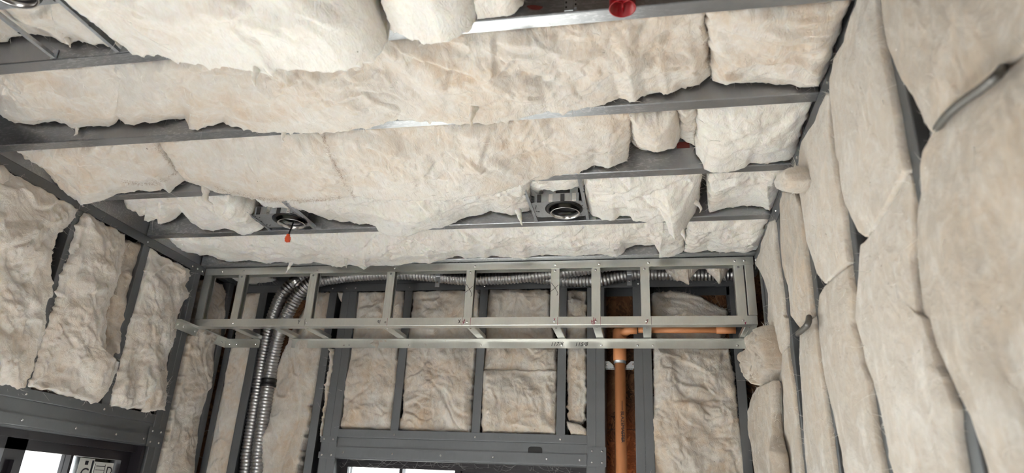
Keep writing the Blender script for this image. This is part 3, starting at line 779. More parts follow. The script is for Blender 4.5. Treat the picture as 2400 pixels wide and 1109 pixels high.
sleeve(qb, at(621, 898, 'Y', yy), 0.042, 0.039, 'coupling', BLACK, ob_, True)
sleeve(qa, at(693, 657, 'Y', YA), 0.045, 0.0365, 'connector', SCREW, oa)
sleeve(qb, at(745, 657, 'Y', YB - .03), 0.03, 0.036, 'connector', SCREW, ob_)
for u, v, q, lab in ((1031, 648, qb, 'small metal strap holding the conduit behind the fourth gap of the soffit'), (1477, 645, qa, 'small metal strap holding the conduit above the brown board opening'), (750, 668, qb, 'small metal strap at the bend of the flexible conduits')):
    c = at(u, v, 'Y', YB - .03); i = int(np.argmin(np.linalg.norm(q - c, axis=1))); c = q[i]
    e = empty('conduit_strap', (c[0], c[1], c[2] - 0.06), lab, 'strap'); m = MB()
    arc = [(0.036 * math.cos(a), 0.036 * math.sin(a)) for a in np.linspace(-2.6, 1.6, 14)]; arc2 = [(0.0335 * x / .036, 0.0335 * y / .036) for x, y in arc][::-1]
    m.prism(arc + arc2, c - np.array([0.011, 0, 0]), c + np.array([0.011, 0, 0]), (0, -1, 0), (0, 0, 1)); m.build('loop', PLATE, e)
    m = MB(); m.box((c[0] - 0.011, c[1] - 0.034, c[2] - 0.068), (c[0] + 0.011, c[1] - 0.031, c[2] - 0.018)); pl = m.build('tab', PLATE, e)
    screw(pl, (c[0], c[1] - 0.034, c[2] - 0.045), (0, -1, 0))

# orange sprinkler pipe in the bare stud bay
YP = B + 0.035
xp = at(1453, 860, 'Y', YP)[0]; YN = B - 0.024; zt = at(1600, 774, 'Y', YN)[2] - 0.019
sp = empty('sprinkler_pipe', (xp, YP, FLOOR), 'orange plastic sprinkler pipe rising in the bare bay and turning right behind the soffit', 'pipe')
m = MB(); m.tube([(xp, YP, FLOOR), (xp, YP, zt - 0.06)], 0.0255, 28); riser = m.build('riser', ORANGE, sp, True)
zc = zt + 0.02
m = MB(); m.tube([(xp, YP, zc - 0.135), (xp, YP, zc - 0.130), (xp, YP, zc - 0.072), (xp, YP, zc - 0.068)], [0.029, 0.0315, 0.0315, 0.0285], 28); m.build('coupling', ORANGE, sp, True)
m = MB(); m.tube([(xp, YP, zc - 0.075), (xp, YP, zc - 0.040), (xp, YP, zc - 0.036), (xp, YP, zc + 0.012), (xp, YP, zc + 0.020)], [0.0285, 0.0285, 0.033, 0.033, 0.026], 28); m.build('tee', ORANGE, sp, True)
m = MB(); m.tube([(xp, YP, zc - 0.048), (xp, YP, zc - 0.044)], 0.0300, 24); m.build('joint_ring', BLACK, sp, True)
m = MB(); m.tube([(xp, YP, zc), (xp + 0.03, (YP + YN) / 2, zc), (xp + 0.05, YN, zc), (xp + 0.085, YN, zc)], [0.024, 0.023, 0.0195, 0.0195], 20); m.build('reducer', ORANGE, sp, True)
m = MB(); m.tube([(xp + 0.0855, YN, zc), (xp + 0.0885, YN, zc)], 0.0185, 20); m.build('joint_ring', BLACK, sp, True)
x_end = at(1724, 774, 'Y', YN)[0]
m = MB(); m.tube([(xp + 0.05, YN, zt + 0.02), (x_end, YN, zt + 0.018)], 0.0140, 20); m.build('branch', ORANGE, sp, True)
xm = at(1682, 774, 'Y', YN)[0]
m = MB(); m.tube([(xm - 0.006, YN, zt + 0.0182), (x_end, YN, zt + 0.018)], 0.0168, 20); m.build('sleeve', ORANGE, sp, True)
t_ = text('BLAZEMASTER', 'lettering', (xp + 0.002, YP - 0.0272, at(1458, 966, 'Y', B)[2] + 0.005), 0.0215, (0.006, 0, -1), (1, 0, 0), INK, sp)
for za, zb_ in ((939, 962), (1008, 1036)):
    m = MB(); m.box((xp + 0.007, YP - 0.0274, at(1458, zb_, 'Y', B)[2]), (xp + 0.0095, YP - 0.0258, at(1458, za, 'Y', B)[2])); m.build('printed_line', INK, sp)
zs_ = at(1453, 845, 'Y', YP)[2]
hg = empty('pipe_hanger', (xp, YP, zs_), 'grey metal band clamp with two ears around the orange pipe', 'clamp')
m = MB(); m.tube([(xp, YP, zs_ - 0.016), (xp, YP, zs_ + 0.016)], 0.0285, 28); m.build('band', PLATE, hg, True)
for s in (-1, 1):
    m = MB(); m.prism([(0, 0), (0.05, 0), (0.055, 0.018), (0.05, 0.034), (0.022, 0.034), (0.0, 0.014)], (xp + s * 0.03, YP + 0.008, zs_ - 0.036), (xp + s * 0.03, YP + 0.012, zs_ - 0.036), (s, 0, 0), (0, 0, 1)); e_ = m.build('ear', PLATE, hg)
    screw(e_, (xp + s * 0.062, YP + 0.008, zs_ - 0.018), (0, -1, 0))
m = MB()
for i in range(17): x = -0.192 + i * 0.0075; m.box((x, B + 0.05, zs_ - 0.040), (x + 0.0045, B + 0.052, zs_ - 0.032))
m.box((-0.194, B + 0.0505, zs_ - 0.033), (-0.064, B + 0.0515, zs_ - 0.031)); m.box((-0.194, B + 0.0505, zs_ - 0.041), (-0.064, B + 0.0515, zs_ - 0.039))
tag(m.build('perforated_strap', PLATE), 'thin perforated metal strap spanning the bare bay behind the orange pipe', 'strap')
m = MB(); m.box((-0.195, B + 0.1515, 0.372), (-0.06, B + 0.1525, 0.3745)); tag(m.build('board_joint', BLACK), 'dark joint line across the brown board behind the orange pipe', 'joint', kind='structure')

# armoured cables on the right wall
def cable(pts, X, R, label):
    q = [at(u, v, 'X', x) for (u, v), x in zip(pts, X)]
    m, q = conduit(q, R, 0.0075, FLEX, 4, 10, 0.08); tag(m.build('armoured_cable', CABLE, None, True), label, 'cable')


cable(P('C', (1755, 960), (1775, 920), (1850, 820), (1960, 720), (2090, 630), (2200, 540), (2250, 480)), [XR + .06, XR + .01, XR - .030, XR - .038, XR - .042, XR - .040, XR - .01], 0.0062, 'thin grey armoured cable crossing the blurred batts near the right edge')
cable(P('I', (800, 150), (818, 125), (835, 108), (862, 85), (882, 55), (888, 15)), [XR + .05, XR + .0, XR - .035, XR - .045, XR - .045, XR - .02], 0.008, 'short bent cable end poking out between two batts on the right wall')

# ================================================================ RECESSED LIGHT HOUSINGS
def can_light(x0, x1, yc, label, lamp, kind):
    zp = H + 0.006; y0, y1 = yc - 0.075, yc + 0.066; xc = (x0 + x1) / 2 + (0.040 if kind == 'plain' else 0.020); R = 0.066
    e = empty('recessed_light', (xc, yc, zp), label, 'light', 'recessed light housings between the joists')
    # mounting plate with a round opening
    seg = 40; vs = []; 
    for z in (zp, zp + 0.0016):
        for k in range(seg):
            a = 2 * math.pi * k / seg; c, s = math.cos(a), math.sin(a); q = min(((x1 - xc) if c > 0 else (xc - x0)) / max(abs(c), 1e-6), (y1 - y0) / 2 / max(abs(s), 1e-6))
            q = max(q, R + 0.004)
            vs += [(xc + c * q, (y0 + y1) / 2 + s * q, z), (xc + c * (R + .0), (y0 + y1) / 2 + s * (R - .009), z)]
    fs = []
    for l in (0, 2 * seg):
        for k in range(seg): i, j = l + 2 * k, l + 2 * ((k + 1) % seg); fs.append((i, j, j + 1, i + 1))
    m = MB(); m.add(vs, fs); plate = m.build('mounting_plate', PLATE, e)
    yc2 = (y0 + y1) / 2
    m = MB(); m.lathe([(R, 0.0), (R, 0.12), (R - 0.003, 0.12), (R - 0.003, 0.0)], (xc, yc2, zp - 0.001), 40, True); m.lathe([(0.001, 0.121), (R, 0.121)], (xc, yc2, zp - 0.001), 40); can = m.build('can', DARK, e, True)
    # trim ring, hanging a little askew below the plate
    m = MB(); q = [(R - 0.012, -0.016), (R - 0.012, 0.012), (R - 0.0145, 0.012), (R - 0.0145, -0.016), (R - 0.010, -0.018), (R - 0.0085, -0.016)]
    m.lathe(q, (xc + 0.004, yc2 + 0.004, zp), 40, True); m.build('collar', SCREW, e, True)
    m = MB(); m.lathe([(R - 0.010, -0.001), (R + 0.006, -0.001), (R + 0.006, -0.004), (R - 0.010, -0.004)], (xc, yc2 - 0.006, zp), 40, True); m.build('gasket', BLACK, e, True)
    if kind == 'lamp':
        m = MB(); m.lathe([(0.001, 0.07), (0.03, 0.07), (0.036, 0.095), (0.036, 0.118)], (xc + 0.006, yc2 - 0.01, zp), 24); m.build('socket', COPPER, e, True)
        m = MB(); m.tube([(xc - 0.03, yc2 + 0.0, zp + 0.09), (xc - 0.028, yc2 - 0.004, zp + 0.05), (xc - 0.018, yc2 - 0.006, zp + 0.045)], 0.004, 8); m.build('wire', ORED, e, True)
    # junction strip with square tabs, standing up on the camera side of the plate
    m = MB(); m.box((x0 + 0.02, y0 - 0.002, zp), (x1 - 0.02, y0, zp + 0.034)); strip = m.build('junction_box', PLATE, e)
    for k in range(4):
        x = x0 + 0.03 + k * (x1 - x0 - 0.075) / 3
        m = MB(); m.box((x, y0 - 0.006, zp - 0.002), (x + 0.015, y0 - 0.002, zp + 0.030)); m.box((x + 0.003, y0 - 0.008, zp + 0.004), (x + 0.012, y0 - 0.006, zp + 0.012)); m.build('tab', SCREW if k % 2 else DARK, strip)
    m = MB(); m.box((x0 + 0.05, y0 + 0.01, zp + 0.036), (x1 - 0.06, y0 + 0.014, zp + 0.066)); m.box((x1 - 0.055, y0 + 0.004, zp + 0.03), (x1 - 0.025, y0 + 0.008, zp + 0.07)); m.build('rear_bracket', PLATE, e)
    # punched slots of the plate
    m = MB(); r_ = np.random.default_rng(int(abs(xc) * 100))
    for k in range(16):
        x = (x0 + r_.uniform(0.006, 0.03)) if k % 2 else (x1 - r_.uniform(0.006, 0.03)); y = y0 + (y1 - y0) * r_.uniform(.05, .95)
        m.box((x - .002, y - .0025, zp - .0008), (x + .002, y + .0025, zp - .0001))
    m.build('slots', BLACK, plate)
    ya, yb = JY[3] + 0.043, JY[4] - 0.001
    if kind == 'near': ya, yb = JY[0] + 0.043, JY[1] - 0.001
    for x in (x0 - 0.004, x1 + 0.004):
        m = MB(); m.prism([(0, 0), (0.011, 0), (0.011, 0.0015), (0.0015, 0.0015), (0.0015, 0.016), (0, 0.016)] if x < xc else [(0, 0), (-0.011, 0), (-0.011, 0.0015), (-0.0015, 0.0015), (-0.0015, 0.016), (0, 0.016)], (x, ya, zp - 0.004), (x, yb, zp - 0.004), (1, 0, 0), (0, 0, 1))
        hb = m.build('hanger_bar', PLATE, e)
        m = MB(); m.box((x - 0.02 if x > xc else x - 0.006, yb - 0.003, zp - 0.004), (x + 0.026 if x > xc else x + 0.012, yb, zp + 0.024)); cl = m.build('end_clip', PLATE, hb)
        m = MB(); m.box((x - 0.001, ya + 0.1, zp - 0.0046), (x + 0.004, ya + 0.106, zp - 0.0041)); m.build('rivet', BLACK, hb)
        m = MB(); m.box((x - 0.001, ya + 0.25, zp - 0.0046), (x + 0.004, ya + 0.256, zp - 0.0041)); m.build('rivet', BLACK, hb)
    return e, xc, yc2, zp, R


c1 = can_light(-1.590, -1.380, 2.395, 'recessed light housing with a black lead and orange connector hanging out', False, 'plain')
c2 = can_light(-0.420, -0.212, 2.385, 'recessed light housing with an empty brown socket inside, right of the two on the ceiling', True, 'lamp')
c3 = can_light(-1.552, -1.350, 1.01, 'recessed light housing mostly above the frame, its two hanger bars showing at top left', False, 'near')
# power lead with its orange connector
e, xc, yc, zp, R = c1
pend = at(676, 552, 'Z', H - 0.065); q = smooth_path([(xc + 0.012, yc, zp + 0.08), (xc + 0.014, yc + 0.004, zp + 0.02), (xc + 0.008, yc + 0.006, zp - 0.02), tuple(pend)], 0.006)
m = MB(); m.tube(q, 0.0036, 8); lead = m.build('power_lead', BLACK, e, True)
m = MB(); px_, py_, pz_ = pend
m.box((px_ - 0.0085, py_ - 0.007, pz_ - 0.028), (px_ + 0.0085, py_ + 0.007, pz_ - 0.006)); m.box((px_ - 0.005, py_ - 0.0075, pz_ - 0.006), (px_ + 0.005, py_ + 0.005, pz_ + 0.004))
m.box((px_ - 0.010, py_ - 0.0078, pz_ - 0.019), (px_ + 0.010, py_ + 0.006, pz_ - 0.014)); cn = m.build('connector', ORED, lead)

# red sprinkler head cap with its three-armed cage
cc_ = at(1459, 20, 'Z', H - 0.03)
e = empty('sprinkler_guard', (cc_[0], cc_[1], H + 0.03), 'red plastic sprinkler cap hanging open end down below the topmost joist', 'cap')
m = MB(); m.lathe([(0.001, 0.0), (0.026, 0.0), (0.0285, -0.006), (0.0290, -0.058), (0.0300, -0.060), (0.0275, -0.060), (0.0262, -0.008), (0.001, -0.006)], (cc_[0], cc_[1], H + 0.03), 40); m.build('cup', RED, e, True)
for a in (math.pi / 2, math.pi * 7 / 6, -math.pi / 6):
    m = MB(); u = np.array([math.cos(a), math.sin(a), 0]); m.tube([np.array([cc_[0], cc_[1], H - 0.012]) + u * 0.002, np.array([cc_[0], cc_[1], H - 0.016]) + u * 0.0265], 0.0022, 6); m.build('cage_arm', RED, e, True)
m = MB(); m.tube([(cc_[0], cc_[1], H + 0.03), (cc_[0], cc_[1], DECK)], 0.013, 16); m.build('drop_nipple', DARK, e, True)
# clip on the web of the first joist, with holes
b0 = at(1336, 26, 'Y', JY[1] - 0.003)
e = empty('hanger_clip', (b0[0], JY[1], H), 'small punched metal clip on the topmost joist, left of the red cap', 'clip')
for k, (x, z0, z1, w) in enumerate(((0, 0.004, 0.05, 0.020), (0.022, 0.010, 0.055, 0.006))):
    m = MB(); m.box((b0[0] - 0.013 + x, JY[1] - 0.004, H + z0), (b0[0] - 0.013 + x + w, JY[1] - 0.001, H + z1)); cp = m.build('tab', PLATE, e)
    for j in range(3): mm = MB(); mm.box((b0[0] - 0.011 + x, JY[1] - 0.0044, H + z0 + 0.006 + j * 0.014), (b0[0] - 0.007 + x, JY[1] - 0.0041, H + z0 + 0.012 + j * 0.014)); mm.build('hole', BLACK, cp)
s0 = at(1253, 17, 'Y', JY[1] - 0.001)
th = np.linspace(0, 2 * math.pi, 14)[:-1]
m = MB(); m.prism([(0.019 * math.cos(a) * (1 + .15 * math.sin(3 * a)), 0.007 * math.sin(a) - 0.004 * math.cos(a)) for a in th], (s0[0], JY[1] - 0.0006, s0[2]), (s0[0], JY[1] - 0.0002, s0[2]), (1, 0, 0), (0, 0, 1))
tag(m.build('paint_smear', RUST), 'rust red paint smear on the bare web of the topmost joist', 'smear')
b1 = at(1595, 345, 'Y', JY[3] - 0.001)
m = MB(); m.box((b1[0] - 0.012, JY[3] - 0.0012, b1[2] - 0.004), (b1[0] + 0.03, JY[3] - 0.0002, b1[2] + 0.02)); tag(m.build('paint_smear', RUST), 'rust red paint patch on the joist web beside the ball of wool', 'smear')

# ================================================================ INSULATION
GC = 'insulation batts between the ceiling joists'


def cbatt(label, k, u0, u1, Bp, X=None, zA=0.018, far=0.0, **kw):
    """ceiling batt of the bay behind joist k; its far edge lies on the web of joist k+1 or sags below that joist's flange"""
    Y0, Y1 = JY[k] + 0.044, JY[k + 1] - 0.014 - far; z = H + zA
    if X is None: X = (x_on(u0, Y0, z), x_on(u1, Y0, z))
    xs = np.linspace(X[0], X[1], 24); A = np.stack([xs, xs * 0 + Y0, xs * 0 + z], 1)
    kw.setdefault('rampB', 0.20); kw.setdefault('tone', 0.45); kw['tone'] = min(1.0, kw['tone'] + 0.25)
    return batt(label, A, on('Y', Y1, Bp), (0, 0, -1), kw.pop('group', GC), **kw)


# bay in front of the first joist (top edge of the picture)
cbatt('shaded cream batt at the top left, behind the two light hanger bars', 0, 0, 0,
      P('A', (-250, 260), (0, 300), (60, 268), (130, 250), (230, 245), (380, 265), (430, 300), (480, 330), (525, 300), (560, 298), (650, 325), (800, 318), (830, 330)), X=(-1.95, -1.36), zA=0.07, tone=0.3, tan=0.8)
cbatt('huge sagging white batt at the top left, hiding most of the first joist', 0, 0, 0,
      P('A', (925, 375), (1000, 380), (1080, 370), (1200, 400), (1250, 435), (1350, 450), (1500, 475), (1680, 495), (1800, 498), (1900, 520), (1960, 482), (2050, 490), (2150, 490), (2270, 500), 'B', (30, 500), (120, 475), (230, 425), (290, 370), (325, 300), (315, 215), (285, 120)), X=(-1.335, -0.56), tone=0.75, tan=0.35, lump=1.1, flake=1.1)
cbatt('smooth round-bottomed white batt at the top edge, next to the huge sagging one', 0, 0, 0,
      P('B', (345, 215), (420, 260), (520, 285), (640, 292), (700, 308), (740, 300), (800, 268), (860, 230), (915, 175), (940, 125)), X=(-0.545, -0.335), tone=0.85, tan=0.3, flake=0.4, crease=0.3)
cbatt('small rounded scrap of batt at the top edge, left of the red cap', 0, 0, 0, P('B', (955, 132), (1000, 137), (1060, 122), (1150, 125), (1220, 92), (1265, 45)), X=(-0.325, -0.20), tone=0.6, tan=0.7, flake=0.5)
# bay 1
cbatt('very long cream batt spanning the ceiling below the topmost joist', 1, -30, 1648,
      P('A', (-60, 750), (20, 820), (110, 860), (220, 870), (320, 865), (390, 855), (470, 880), (520, 905), (620, 890), (700, 885), (770, 885), (815, 865), (835, 842), (880, 868), (940, 880), (1000, 860), (1090, 868), (1180, 840), (1295, 825), (1320, 870), (1330, 905), (1390, 915), (1430, 890), (1480, 885), (1570, 860), (1620, 900), (1720, 910), (1820, 932), (2000, 928), (2050, 930), (2150, 945), (2240, 930), (2398, 928),
        'B', (120, 903), (200, 885), (300, 862), (390, 845), (440, 852), (600, 850), (690, 865), (800, 872), (1000, 862), (1200, 850), (1350, 815), (1400, 800), (1440, 785), (1600, 785), (1690, 765), (1800, 750), (1840, 745), (1900, 720), (1950, 690), (2060, 720), (2100, 690), (2140, 660), (2240, 650), (2290, 665), (2398, 612), 'C', (100, 608), (170, 560), (198, 530)),
      tone=0.35, tan=0.75, lump=1.15, flake=1.15)
cbatt('layered torn batt at the right end of the ceiling, below the topmost joist', 1, 1656, 1996,
      P('C', (212, 545), (280, 575), (350, 570), (420, 585), (560, 590), (650, 600), (780, 600), (830, 620), (890, 615), (965, 598)), tone=0.4, tan=1.0, lump=1.7, flake=2.4, crease=1.6, rampB=0.08, streak=(1, 0.2, 0, 2.2))
# bay 2
cbatt('ragged cream batt at the left end of the ceiling, curling over the left wall top', 2, 38, 366,
      P('A', (120, 1085), 'D', (150, 45), (190, 90), (240, 112), (250, 130), (330, 150), (380, 180), (392, 210), (450, 250), (480, 282), (540, 292), (570, 330), (640, 322), (700, 302), (760, 282), (830, 248), (900, 238), (980, 222), (1090, 232), (1150, 215), (1190, 250), (1225, 205), (1300, 165)), tone=0.4, tan=0.9, lump=1.2, flake=1.2)
cbatt('biggest sagging cream batt in mid ceiling, drooping above the two light housings', 2, 370, 1482,
      P('D', (1305, 160), (1400, 190), (1440, 212), (1520, 238), (1600, 252), (1700, 272), (1800, 290), (1900, 305), (2100, 308), (2250, 302), (2398, 285), 'E', (100, 265), (250, 290), (450, 300), (650, 300), (800, 285), (950, 270), (1100, 250), (1200, 215), (1280, 187), (1340, 165), (1450, 150), (1500, 128), (1660, 110), (1720, 82), (1780, 45), (1880, 70), (1950, 35), (2010, 5)), tone=0.4, tan=0.75, lump=1.1)
cbatt('ball of cream wool stuffed between two batts, below the second joist', 2, 1474, 1588,
      P('B', (2050, 1010), (2100, 1050), (2150, 1055), (2200, 1072), (2250, 1060), (2340, 1040), (2385, 960)), tone=0.45, tan=0.5, bulge=0.05, r=0.035, flake=0.6, lump=0.7)
cbatt('narrow tuft of wool left of the rust patch on the third joist', 2, 1590, 1632, P('C', (-20, 960), (20, 985), (60, 1000), (85, 1020)), tone=0.5, tan=0.6)
cbatt('clean white batt at the right end of the ceiling, above the third joist', 2, 1635, 1905,
      P('C', (100, 1080), 'F', (145, 40), (150, 75), (190, 98), (240, 108), (300, 108), (380, 90), (430, 78), (470, 38), (600, 38), (740, 18), (778, 5)), tone=0.85, tan=0.25, flake=0.6)
# bay 3 (the two light housings)
cbatt('torn white batt hanging in points left of the first light housing', 3, 292, 544,
      P('D', (870, 300), (900, 342), (970, 362), (1000, 402), (1052, 392), (1015, 440), (1080, 432), (1125, 428), (1120, 470), (1190, 450), (1240, 422), (1280, 380), (1340, 450), (1420, 500), (1500, 510), (1580, 490), (1640, 512), (1700, 540), (1760, 540), (1830, 512), (1878, 462)), tone=0.8, tan=0.45, flake=1.2)
cbatt('bright white batt sagging over the fourth joist between the two light housings', 3, 590, 1238,
      P('D', (1850, 345), (1920, 362), (2000, 368), (2100, 378), (2180, 378), (2250, 402), (2330, 430), (2398, 450), 'E', (60, 452), (130, 470), (200, 465), (240, 477), (262, 510), (330, 540), (420, 550), (500, 540), (560, 516), (620, 500), (700, 490), (760, 466), (850, 420), (920, 402), (1000, 390), (1050, 366), (1130, 380), (1200, 396), (1250, 380), (1325, 365)), tone=0.85, tan=0.3, lump=1.1)
cbatt('small white wool piece hanging behind the light housing with the brown socket', 3, 1245, 1364, P('E', (1310, 262), (1380, 272), (1440, 228), (1520, 252), (1560, 242), (1640, 228), (1690, 232)), tone=0.85, tan=0.25)
cbatt('white batt right of the brown socket light, a flap hanging at its end', 3, 1372, 1643,
      P('E', (1725, 360), (1760, 402), (1830, 427), (1920, 432), (1960, 402), (2030, 407), (2050, 440), (2200, 457), (2280, 442), (2300, 520), (2340, 565), (2380, 545), 'F', (45, 445), (90, 380), (118, 300)), tone=0.88, tan=0.2, flake=0.9)
cbatt('short white batt at the right end of the ceiling, right of the dark gap', 3, 1664, 1842,
      P('F', (185, 378), (230, 372), (280, 357), (340, 347), (500, 337), (560, 342), (610, 372), (640, 342), (688, 250)), tone=0.75, tan=0.4)
# bay 4
cbatt('long white batt running across the ceiling just above the soffit', 4, 378, 1606,
      P('D', (1140, 578), (1180, 622), (1240, 612), (1330, 660), (1400, 690), (1450, 682), (1530, 712), (1620, 732), (1750, 722), (1870, 737), (1960, 727), (2100, 750), (2200, 737), (2300, 752), (2398, 770), 'E', (60, 757), (120, 772), (160, 785), (200, 757), (280, 762), (370, 767), (500, 742), (620, 742), (680, 722), (760, 702), (820, 687), (870, 705), (960, 692), (1010, 702), (1050, 687), (1170, 702), (1290, 712), (1340, 692), (1430, 677), (1500, 682), (1640, 692), (1720, 682), (1850, 687), (1930, 697), (1990, 662), (2000, 642), (2070, 617), (2200, 612), (2240, 682), (2230, 705), (2290, 702), (2340, 692), (2398, 668)), tone=0.8, tan=0.3, flake=0.9)
cbatt('short white batt at the right end of the ceiling, just above the soffit', 4, 1612, 1803,
      P('F', (20, 662), (60, 668), (100, 662), (170, 642), (220, 657), (300, 662), (380, 652), (430, 662), (500, 642), (528, 640)), tone=0.75, tan=0.4)

# scraps hanging inside the soffit in front of the conduits
for lab, Bp in (('torn scrap of wool hanging inside the soffit, at its right part', P('r', (800, 150), (850, 235), (900, 270), (940, 310), (980, 300), (1050, 345), (1040, 290), (1130, 190), (1150, 160))),
                ('pointed scrap of wool hanging inside the soffit near its right end', P('r', (1180, 150), (1230, 220), (1280, 270), (1330, 320), (1370, 270), (1400, 220), (1440, 160)))):
    b = on('Y', 3.03, Bp); a = b.copy(); a[:, 1] = 2.99; a[:, 2] = H + 0.012
    batt(lab, a, b, (0, -1, 0), 'loose wool scraps', t=0.03, bulge=0.008, tone=0.5, tan=0.6, g=0.004)
b = on('Y', B - 0.02, P('p', (640, 325), (760, 335), (900, 322), (960, 300))); a = b.copy(); a[:, 1] = 3.0; a[:, 2] = H + 0.01
batt('pale wool visible above the left end of the soffit', a, b, (0, -1, -0.3) / np.linalg.norm((0, -1, -.3)), 'loose wool scraps', t=0.03, bulge=0.01, tone=0.7, tan=0.3, g=0.006)

GL, GB, GR = 'insulation batts of the left wall', 'insulation batts of the back wall', 'insulation batts of the right wall'


def wbatt(label, ax, val, Lp, Rp, N, group, **kw):
    a, b = on(ax, val, Lp), on(ax, val, Rp)
    if Lp[-1][1] > 1115 and Rp[-1][1] > 1115:      # runs on down below the picture
        a = np.concatenate([a, [[a[-1][0], a[-1][1], -1.2]]]); b = np.concatenate([b, [[b[-1][0], b[-1][1], -1.2]]])
    return batt(label, a, b, N, group, **kw)


def left(label, Lp, Rp, off=0.0, **kw):
    kw.setdefault('tone', 0.68); kw.setdefault('tan', 0.7); kw.setdefault('rampB', 0.07); wbatt(label, 'X', XL + off, Lp, Rp, (1, 0, 0), GL, **kw)


def back(label, Lp, Rp, off=0.030, **kw):
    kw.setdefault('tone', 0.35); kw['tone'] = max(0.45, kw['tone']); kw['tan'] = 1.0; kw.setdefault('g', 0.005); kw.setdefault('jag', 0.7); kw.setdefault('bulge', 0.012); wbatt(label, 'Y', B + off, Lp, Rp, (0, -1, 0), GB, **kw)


def right(label, Lp, Rp, off=0.004, **kw):
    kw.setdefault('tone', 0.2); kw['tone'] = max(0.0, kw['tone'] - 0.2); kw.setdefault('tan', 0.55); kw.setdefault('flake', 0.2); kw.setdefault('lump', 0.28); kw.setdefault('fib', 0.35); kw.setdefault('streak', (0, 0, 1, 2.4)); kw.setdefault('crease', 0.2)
    kw.setdefault('t', 0.03); kw.setdefault('jag', 0.13); kw.setdefault('r', 0.008); kw.setdefault('rampA', 0.20); kw.setdefault('bulge', 0.002); off = off if off > 0.04 else off * 0.15 + 0.001
    wbatt(label, 'X', XR - off, Lp, Rp, (-1, 0, 0), GR, **kw)


left('widest left wall batt, cut by the left edge of the picture', P('D', (-330, -110), (-420, 500), 'G', (-450, 0), (-480, 415)),
     P('D', (562, 362), (530, 400), (500, 460), (440, 500), (400, 560), (380, 620), (355, 640), (360, 750), (360, 860), (368, 930), (345, 1040), 'G', (328, 80), (300, 180), (260, 260), (230, 370), (200, 440), (178, 522)), lump=1.2)
left('small tuft of wool at the left edge of the picture, under the slanting track', P('D', (-20, 45), (-25, 100), (-10, 170)), P('D', (40, 60), (70, 110), (30, 175)), 0.02, tone=0.6, bulge=0.02)
left('broad left wall batt between the two dark left wall studs', P('D', (590, 390), (560, 430), (520, 560), (480, 700), (430, 850), (400, 1000), 'G', (352, 20), (310, 160), (280, 270), (250, 380), (204, 500)),
     P('D', (890, 545), (880, 640), (850, 760), (820, 880), (780, 1000), (745, 1100), 'G', (755, 60), (730, 180), (735, 260), (830, 330), (822, 400), (790, 470), (748, 545), (690, 622)), 0.004, lump=1.2)
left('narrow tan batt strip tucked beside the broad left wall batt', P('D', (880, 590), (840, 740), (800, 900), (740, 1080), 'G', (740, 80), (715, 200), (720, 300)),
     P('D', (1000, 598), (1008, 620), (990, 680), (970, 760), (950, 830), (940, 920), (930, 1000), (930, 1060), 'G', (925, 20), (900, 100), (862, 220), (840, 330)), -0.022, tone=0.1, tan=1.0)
left('left wall batt beside the soffit corner post, its lower corner curling out', P('D', (1052, 640), (1040, 700), (1010, 800), (980, 960), (950, 1080), 'G', (930, 0), (905, 70), (870, 230), (840, 350), (800, 500), (772, 645)),
     P('D', (1330, 790), (1330, 840), (1300, 900), (1320, 960), (1290, 1010), (1262, 1080), 'G', (1245, 20), (1230, 150), (1200, 250), (1180, 300), (1175, 400), (1165, 560), (1158, 668)), lump=1.2)
left('torn corner flap of wool above the right end of the left window header', P('G', (1120, 390), (1080, 480), (1050, 570), (1020, 680)), P('G', (1170, 375), (1172, 460), (1163, 560), (1160, 650)), 0.026, t=0.025, tone=0.35, tan=0.8, bulge=0.02)
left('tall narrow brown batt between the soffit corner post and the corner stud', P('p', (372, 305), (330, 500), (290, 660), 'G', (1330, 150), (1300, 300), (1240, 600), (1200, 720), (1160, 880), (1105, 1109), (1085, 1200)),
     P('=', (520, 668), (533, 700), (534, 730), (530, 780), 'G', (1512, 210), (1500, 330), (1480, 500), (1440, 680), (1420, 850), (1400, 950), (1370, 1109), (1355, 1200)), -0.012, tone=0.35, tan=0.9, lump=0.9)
# back wall
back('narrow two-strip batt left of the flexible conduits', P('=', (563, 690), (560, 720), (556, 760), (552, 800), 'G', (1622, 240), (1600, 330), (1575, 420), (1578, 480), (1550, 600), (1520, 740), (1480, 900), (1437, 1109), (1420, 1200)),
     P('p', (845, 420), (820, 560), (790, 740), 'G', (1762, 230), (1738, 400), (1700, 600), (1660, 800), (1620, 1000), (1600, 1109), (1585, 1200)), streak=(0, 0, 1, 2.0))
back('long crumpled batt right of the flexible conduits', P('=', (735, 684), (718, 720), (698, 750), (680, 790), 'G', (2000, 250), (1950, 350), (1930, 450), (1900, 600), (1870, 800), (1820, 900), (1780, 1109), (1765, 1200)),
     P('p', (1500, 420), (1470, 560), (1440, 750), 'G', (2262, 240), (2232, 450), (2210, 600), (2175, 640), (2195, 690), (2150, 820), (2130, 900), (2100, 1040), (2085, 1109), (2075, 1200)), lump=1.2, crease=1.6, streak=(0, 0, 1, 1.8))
back('thin sliver of wool squeezed left of the header stud pair', P('G', (2318, 228), (2312, 330), (2287, 500), (2282, 600), (2268, 700), (2250, 850)), P('G', (2347, 232), (2340, 330), (2315, 500), (2300, 600), (2278, 700), (2262, 860)), 0.004, t=0.04, lump=0.4, jag=0.8, tone=0.4)
back('tiny tuft at the top between stud and stud pair, right of the conduit bend', P('p', (1545, 412), (1565, 470), (1580, 500)), P('p', (1618, 425), (1605, 460), (1592, 500)), 0.01, t=0.03, lump=0.4, tone=0.4)
